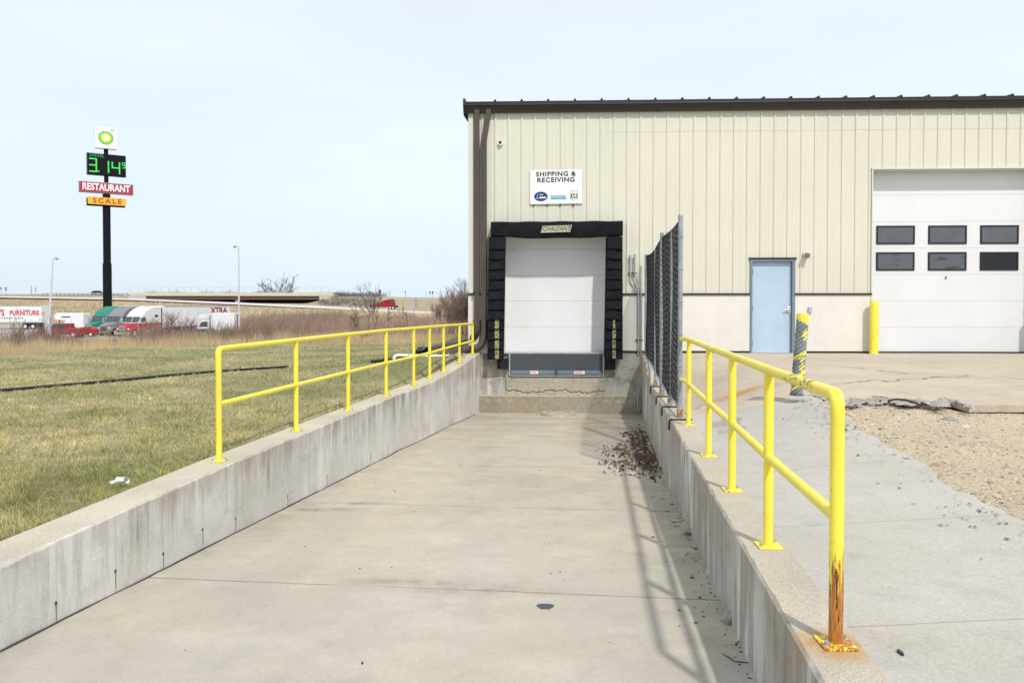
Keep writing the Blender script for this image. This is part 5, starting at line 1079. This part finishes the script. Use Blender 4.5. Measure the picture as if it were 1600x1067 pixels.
def semi(label, loc, rz, cabm, hoodm, trailer=True):
    t = thing('semi_truck', label, 'semi truck', loc, rz, 'semi trucks parked nose out side by side')
    pbox('cab', [(-1.7, .75), (-1.75, 1.85), (-2.35, 2.72), (-2.9, 3.25), (-3.7, 3.75), (-4.7, 4.02), (-6.4, 4.08), (-6.4, .75)], 2.4, K[cabm], t, .12)
    b = MB(); b.hexa([(-1.75, -1.1, .75), (-.1, -.72, .7), (-.1, .72, .7), (-1.75, 1.1, .75), (-1.72, -1.0, 1.86), (-.15, -.62, 1.52), (-.15, .62, 1.52), (-1.72, 1.0, 1.86)]); b.build('hood', K[hoodm], t, world=False, bevel=.08)
    if hoodm != cabm:
        pbox('lower_cab_side', [(-1.74, .76), (-1.74, 1.8), (-6.38, 1.85), (-6.38, .76)], 2.43, K[hoodm], t, .02)
    for s_ in (-1, 1):
        b = MB(); b.prism([(-.25, .62), (-.35, 1.1), (-.9, 1.28), (-1.5, 1.1), (-1.65, .62), (-1.45, .6), (-1.25, .95), (-.8, .98), (-.55, .6)], 'y', s_*.75, s_*1.2); b.build('fender', K[hoodm], t, world=False, bevel=.03)
        b = MB(); b.box(-.36, -.2, s_*.74-.18, s_*.74+.18, .98, 1.2); b.build('headlight', K['sign_white'], t, world=False, bevel=.03)
        b = MB(); b.prism([(-2.0, 1.95), (-2.45, 2.6), (-3.1, 2.6), (-3.1, 1.95)], 'y', s_*1.195, s_*1.215); b.build('side_window', K['windshield'], t, world=False)
        b = MB(); b.box(-1.9, -1.78, s_*1.42-.09, s_*1.42+.09, 1.75, 2.5); mi = b.build('mirror', K['chrome'], t, world=False, bevel=.02)
        b = MB(); b.tube([(-1.9, s_*1.15, 2.4), (-1.86, s_*1.42, 2.45)], .02, 6); b.build('mirror_arm', K['chrome'], mi, world=False)
        b = MB(); b.prism([(-5.0, 2.55), (-4.9, 2.95), (-5.7, 2.9), (-5.7, 2.6)], 'y', s_*1.195, s_*1.215); b.build('sleeper_window', K['windshield'], t, world=False)
        b = MB(); b.tube([(-6.6, s_*1.05, .8), (-6.6, s_*1.05, 3.9)], .08, 8); b.build('exhaust_stack', K['charcoal'], t, world=False)
        b = MB(); b.cyl((-3.6, s_*1.05, .62), .32, 1.5, 12, 'x'); b.build('fuel_tank', K['chrome'], t, world=False)
        wheel(t, -1.05, s_*1.0, .5)
        if True:
            wheel(t, -7.4, s_*1.0, .5, w=.5); wheel(t, -8.7, s_*1.0, .5, w=.5)
    b = MB()
    b.hexa([(-1.80, -1.08, 1.93), (-1.80, 1.08, 1.93), (-2.28, 1.05, 2.66), (-2.28, -1.05, 2.66), (-1.765, -1.08, 1.95), (-1.765, 1.08, 1.95), (-2.245, 1.05, 2.68), (-2.245, -1.05, 2.68)]); ws = b.build('windshield', K['windshield'], t, world=False)
    b = MB(); b.hexa([(-1.74, -.03, 1.94), (-1.74, .03, 1.94), (-2.23, .03, 2.69), (-2.23, -.03, 2.69), (-1.76, -.03, 1.94), (-1.76, .03, 1.94), (-2.25, .03, 2.69), (-2.25, -.03, 2.69)]); b.build('windshield_bar', K[cabm], ws, world=False)
    b = MB(); b.box(-.1, -.04, -.5, .5, .72, 1.46); gr = b.build('grille', K['chrome'], t, world=False, bevel=.03)
    b = MB()
    for k in range(6): b.box(-.04, -.02, -.44, .44, .78+k*.11, .82+k*.11)
    b.build('grille_bars', K['charcoal'], gr, world=False)
    b = MB(); b.box(-.2, .08, -1.15, 1.15, .35, .66); b.build('bumper', K['chrome'], t, world=False, bevel=.05)
    b = MB(); b.box(-9.3, -6.4, -.45, .45, .6, .95); b.build('chassis', K['charcoal'], t, world=False)
    if trailer: trailer_parts(t, -6.9)
    return t
phi = math.radians(78); fw = (-RGT*math.cos(phi)-FWD*math.sin(phi)); RZ = math.atan2(fw.y, fw.x)
def lot(px, d): p = W(px, 475, d); return (p.x, p.y, -3.26)
semi('green semi truck with a tall sloped sleeper roof, leftmost of the parked row', lot(137, 108), RZ, 'truck_green', 'truck_green')
semi('grey semi truck parked between the green one and the white one', lot(160, 105), RZ, 'truck_grey', 'truck_grey')
ws_ = semi('white semi truck with a red hood and a long white trailer marked XTRA', lot(190, 101), RZ, 'truck_white', 'truck_red')
lft = Vector((-math.sin(RZ), math.cos(RZ), 0))
# lettering near the tail of the white truck's trailer (left side faces the camera when its y side is the visible one)
text('trailer_lettering', 'XTRA', frame((-20.0, 1.33, 3.35), (-1, 0, 0), (0, 0, 1)), 1.25, K['xtra_red'], ws_, sx=1.35, offset=.03, local=True, extrude=.01)
# furniture trailer, broadside
rz2 = math.atan2(RGT.y, RGT.x); p = W(0, 475, 134)
ft = thing('box_trailer', "long white furniture trailer with red lettering, cut by the left edge", 'trailer', (p.x-1.5, p.y, -3.26), rz2+math.pi+.04)
bd = trailer_parts(ft, 8.2, 17.4, 1.15, 4.1); 
# local x forward points to screen left; visible side is local +y
def ftx(px): return -(px/8.95+1.5)
for txt, px, zc_, sz, sx_, of, mm in (("BOB'S", -.5, 2.82, 1.5, .74, .05, 'furn_red'), ('FURNITURE', 43, 2.82, 1.1, .84, .035, 'furn_red'), ('DISCOUNT', 42, 3.42, .3, 1.2, 0, 'grey_ink'), ('MYBOBS.COM', 22, 1.95, .42, 1.15, 0, 'ink')):
    text('side_lettering', txt, frame((ftx(px), 1.325, zc_), (-1, 0, 0), (0, 0, 1)), sz, K[mm], ft, sx=sx_, offset=of, spacing=1.05 if sz > .5 else 1.5, local=True, extrude=.01)
b = MB(); b.box(ftx(74.5), ftx(69), 1.313, 1.33, 2.6, 3.0); b.build('orange_placard', K['tail_orange'], ft, world=False)
b = MB(); b.box(-2, 7.6, 1.2, 1.24, .45, 1.13); b.build('side_skirt', K['trailer_white'], ft, world=False)
# gooseneck trailer
p = lot(112, 122); gn = thing('gooseneck_trailer', 'small white gooseneck trailer between the furniture trailer and the green truck', 'trailer', p, rz2+math.pi)
pbox('body', [(2.2, 1.95), (2.3, 2.6), (1.9, 2.95), (-2.4, 2.95), (-2.4, .55), (.6, .55), (.6, 1.75)], 2.2, K['trailer_white'], gn, .12)
for x_ in (-1.2, -.2):
    for s_ in (-1, 1): wheel(gn, x_, s_*1.0, .36)
b = MB(); b.tube([(1.9, 0, 1.95), (2.1, 0, .9)], .07, 8); b.build('hitch', K['charcoal'], gn, world=False)
b = MB(); b.box(-.4, 1.0, 1.1, 1.115, 2.25, 2.45); b.build('window', K['windshield'], gn, world=False)
def car(label, loc, rz, body, prof, w, win, cat='car', name='parked_car', wb=(1.35, -1.35), r=.34):
    t = thing(name, label, cat, loc, rz); pbox('body', prof, w, K[body], t, .07)
    for s_ in (-1, 1):
        b = MB(); b.prism(win, 'y', s_*(w/2-.005), s_*(w/2+.012)); b.build('side_window', K['windshield'], t, world=False)
        for x_ in wb: wheel(t, x_, s_*(w/2-.12), r, w=.22)
    x0 = max(p_[0] for p_ in prof); x1 = min(p_[0] for p_ in prof)
    for s_ in (-1, 1):
        b = MB(); b.box(x0-.06, x0+.015, s_*w*.36-.15, s_*w*.36+.15, .65, .8); b.build('headlight', K['sign_white'], t, world=False)
        b = MB(); b.box(x1-.015, x1+.05, s_*w*.4-.1, s_*w*.4+.1, .7, .95); b.build('tail_light', K['furn_red'], t, world=False)
    return t
car('dark red pickup truck half hidden by the brush at the left', lot(99, 100), rz2+math.pi, 'pickup_red', [(2.9, .45), (2.9, 1.05), (2.75, 1.2), (1.35, 1.25), (.75, 1.85), (-.85, 1.88), (-1.0, 1.2), (-2.85, 1.2), (-2.9, .45)], 1.95, [(1.2, 1.28), (.72, 1.76), (-.75, 1.78), (-.82, 1.28)], 'pickup truck', 'pickup_truck', (1.9, -1.75), .4)
car('bright red flatbed car nose behind the dark red pickup', lot(133, 103), rz2+math.pi+.2, 'truck_red', [(1.3, .4), (1.3, .95), (.9, 1.15), (.3, 1.3), (-.8, 1.35), (-1.4, 1.0), (-1.4, .4)], 1.8, [(.25, 1.05), (.2, 1.24), (-.75, 1.28), (-.9, 1.05)], wb=(.85, -.9), r=.33)
car('grey car parked in front of the small white box truck', lot(317, 92), rz2+math.pi-.1, 'car_grey', [(2.2, .35), (2.2, .8), (1.2, .98), (.5, 1.45), (-.8, 1.48), (-1.6, 1.05), (-2.2, .95), (-2.2, .35)], 1.8, [(1.0, .98), (.48, 1.38), (-.72, 1.4), (-1.3, 1.0)])
bt = thing('box_truck', 'small white box truck right of the XTRA trailer', 'truck', lot(345, 98), rz2+math.pi)
pbox('cargo_box', [(.9, .9), (.9, 3.25), (-2.1, 3.25), (-2.1, .9)], 2.2, K['trailer_white'], bt, .03)
pbox('cab', [(2.6, .5), (2.65, 1.5), (2.1, 2.3), (1.0, 2.35), (1.0, .5)], 2.0, K['truck_white'], bt, .08); pbox('wind_deflector', [(2.5, 2.5), (2.3, 3.05), (.92, 3.1), (.92, 2.5)], 2.0, K['truck_white'], bt, .05)
for s_ in (-1, 1):
    b = MB(); b.prism([(2.45, 1.5), (2.05, 2.15), (1.3, 2.15), (1.3, 1.5)], 'y', s_*.995, s_*1.015); b.build('side_window', K['windshield'], bt, world=False)
    wheel(bt, 1.9, s_*.9, .4); wheel(bt, -1.2, s_*.9, .4)
b = MB(); b.box(.9, 1.0, -1.1, 1.12, .9, 3.0); b.build('front_bulkhead', K['charcoal'], bt, world=False)
p = lot(372.5, 97); b = MB(); b.box(p[0]-.16, p[0]+.16, p[1]-.2, p[1]+.2, -3.3, -.2); o = b.build('fuel_pump', K['pickup_red'], bevel=.05); tag(o, 'narrow red cabinet behind the brush at the foot of the right light pole', 'cabinet')
# red bobtail trucks riding piggyback on the ramp road
p = W(599, 475, droad(599)-.2); zr = zroad(599)+.05
rd = thing('red_truck', 'red tractor unit driving on the ramp road right of the overpass', 'truck', (p.x, p.y, zr), rz2)
pbox('body', [(-4.0, .6), (-4.0, 1.5), (-2.4, 1.5), (-1.5, 1.8), (.3, 2.6), (1.6, 2.95), (3.2, 3.05), (3.4, 2.3), (3.6, .6)], 2.4, K['deep_red'], rd, .1)
for s_ in (-1, 1):
    for x_ in (-3.2, 2.2, 3.1): wheel(rd, x_, s_*1.0, .5)
    b = MB(); b.prism([(2.3, 2.1), (2.2, 2.7), (3.1, 2.75), (3.2, 2.1)], 'y', s_*1.195, s_*1.21); b.build('side_window', K['windshield'], rd, world=False)
b = MB(); b.box(3.5, 4.3, -1.0, 1.0, .5, 1.1); b.build('front_bumper', K['charcoal'], rd, world=False)
# dark car up on the highway
p = W(153, 475, 306); zt_ = CZ-(459.8-475)*306/F
car('dark green car on the highway left of the sign pole', (p.x, p.y, zt_), rz2, 'charcoal', [(2.3, .35), (2.3, .8), (1.3, 1.0), (.6, 1.45), (-1.2, 1.45), (-1.9, 1.0), (-2.3, .95), (-2.3, .35)], 1.8, [(1.1, 1.0), (.55, 1.37), (-1.1, 1.38), (-1.5, 1.02)])

# ============================================================ OVERPASS AND ROADSIDE
ov = thing('overpass', 'long low highway overpass with cream parapet and dark girders', 'bridge', (0, 0, 0)); DO = 300.
def ob(name, px0, px1, py0, py1, d0, d1, m, par=None, **kw):
    a = W(px0, 475, d0); c = W(px1, 475, d0); z0 = CZ-(py0-475)*d0/F; z1 = CZ-(py1-475)*d0/F; e = FWD*(d1-d0)
    b = MB(); b.hexa([(a.x, a.y, z0), (c.x, c.y, z0), (c.x+e.x, c.y+e.y, z0), (a.x+e.x, a.y+e.y, z0), (a.x, a.y, z1), (c.x, c.y, z1), (c.x+e.x, c.y+e.y, z1), (a.x+e.x, a.y+e.y, z1)])
    return b.build(name, m, par if par is not None else ov, **kw)
ob('parapet', 203, 520.5, 462.4, 457.3, DO, DO+.4, K['deck_cream']); ob('deck', 203, 520, 463.0, 459.3, DO+.41, DO+12, K['road_grey']); ob('parapet', 203, 520, 461, 457.8, DO+12.01, DO+12.4, K['deck_cream'])
for e_ in (0, 2.6, 5.2, 7.8, 10.4): ob('girder', 226, 500, 468.2, 463.1, DO+.5+e_, DO+1.0+e_, K['girder'])
ob('abutment', 499, 520, 478, 462.41, DO+.1, DO+12, K['deck_cream']); ob('abutment', 200, 228, 474, 462.41, DO+.1, DO+12, K['road_grey'])
ob('pier', 367.5, 371.5, 476, 463.1, DO+1, DO+11, K['deck_cream']); ob('underdeck_shade', 200, 500, 478, 464.5, DO+12.5, DO+13, K['charcoal'])  # charcoal sheet behind the girders stands in for the shade under the deck
for i in range(27):
    px = 204+i*11.9; ob('fence_post', px, px+.35, 457.4, 449.2, DO+.1, DO+.2, K['steel'])
ob('fence_wire', 204, 515, 449.45, 449.2, DO+.13, DO+.17, K['steel'])
for i in range(6): ob('abutment_groove', 502.5+i*2.8, 503+i*2.8, 476, 463, DO+.05, DO+.09, K['rubble'])
gr = thing('guard_rail', 'thin dark guard rail along the highway left of the overpass', 'guard rail', (0, 0, 0))
ob('rail', 66, 200, 458.9, 457.9, 303, 303.2, K['steel'], gr)
for i in range(20): px = 67+i*6.9; ob('rail_post', px, px+.6, 461, 458.2, 303.21, 303.4, K['charcoal'], gr)
tag(ob('highway', -900, 204, 460.2, 459.6, 309, 321, K['road_grey'], ov), None); 
hw = bpy.data.objects.get('highway'); hw.parent = None; hw.matrix_parent_inverse.identity(); hw['kind'] = 'structure'
def signpost(px, pyb, pyt, d, w, h, m, lab, grp=None):
    t = thing('road_sign', lab, 'road sign', W(px, pyb, d), 0, grp); a = W(px, pyb, d); top = W(px, pyt, d)
    b = MB(); b.tube([(a.x, a.y, a.z-1), (a.x, a.y, top.z)], .09, 6); b.build('post', K['steel'], t)
    if w: b = MB(); b.box(a.x-w/2, a.x+w/2, a.y-.16, a.y-.1, top.z-h, top.z+.1); b.build('panel', K[m], t)
for px, pyb, pyt, w, h, m, lab in ((1.5, 463, 449, .9, .9, 'grille', 'road sign back on the far left horizon, cut by the picture edge'), (9.5, 463, 449, .95, 1.3, 'grille', 'square grey road sign back on the far left horizon'), (49.5, 462, 447.5, .35, 3.2, 'grey_ink', 'tall narrow grey marker left of the leaning light pole'), (56, 462, 449, .3, 2, 'grille', 'thin pale marker just left of the leaning light pole'),
                                (592, 464, 441, 0, 0, 'grille', 'tall thin mast above the blue road sign'), (593.5, 464, 453.5, 1.0, 1.1, 'navy', 'small blue road sign on the horizon above the red truck'), (578.5, 464, 456, .6, .9, 'charcoal', 'small dark sign left of the blue road sign'), (609, 465, 455.5, .3, .8, 'grille', 'thin grey post right of the blue road sign'), (633.5, 465, 455, .35, .7, 'charcoal', 'lone small dark sign on the horizon right of the red truck'), (665.5, 466, 457, .2, .5, 'grille', 'faint pale post left of a pair of round signs'), (672, 466, 455.8, .45, .8, 'charcoal', 'left one of a pair of small dark signs on the horizon'), (676, 466, 455.6, .5, .9, 'charcoal', 'right one of a pair of small dark signs on the horizon'), (699.5, 466, 456.3, .5, .8, 'charcoal', 'small dark sign near the bushes by the warehouse corner')):
    signpost(px, pyb, pyt, 311, w, h, m, lab)
t = thing('utility_cabinet', 'tall grey utility cabinet beside the ramp road', 'cabinet', W(649, 480, 226)); 
for a_, c_, m_ in ((645.5, 649.6, 'steel'), (649.9, 652.5, 'grey_ink')):
    b = MB(); a, c = W(a_, 475, 226), W(c_, 475, 226); b.box(a.x, c.x, a.y-.5, a.y+.3, W(649, 481, 226).z-.4, W(649, 466.3, 226).z); b.build('cabinet_body', K[m_], t, bevel=.03)
def lamp(px0, py0, px1, py1, d, r, ax, lab, py_m=None):
    a, c = W(px0, py0, d), W(px1, py1, d); t = thing('light_pole', lab, 'light pole', (a.x, a.y, a.z))
    b = MB(); b.tube([a, a.lerp(c, .5), c], [r, r*.75, r*.45], 10); b.build('pole', K['pole_grey'], t, smooth=True)
    e = W(ax, py1-.3, d); b = MB(); b.tube([c-Vector((0, 0, .05)), c.lerp(e, .6)+Vector((0, 0, .1)), e], .04, 8); b.build('arm', K['steel'], t, smooth=True)
    e2 = W(ax+(2.5 if ax > px1 else -2.5), py1+.1, d); b = MB(); b.tube([e-(e2-e)*.6, e, e2], [.06, .15, .1], 8); b.build('lamp_head', K['grille'], t, smooth=True)
lamp(373.5, 528, 373, 386, 92, .14, 367.5, 'straight white light pole in front of the overpass')
lamp(76, 514, 83, 404.5, 94, .15, 88, 'leaning white light pole right of the furniture trailer')
b = MB(); p = W(75.5, 512, 94); b.cyl((p.x, p.y, p.z-.2), .34, 1.7, 14); tag(b.build('pole_footing', K['pole_grey'], smooth=True), 'white concrete footing under the leaning light pole', 'footing')
print('TRIS', sum(len(o.data.polygons) for o in bpy.data.objects if o.type == 'MESH'))
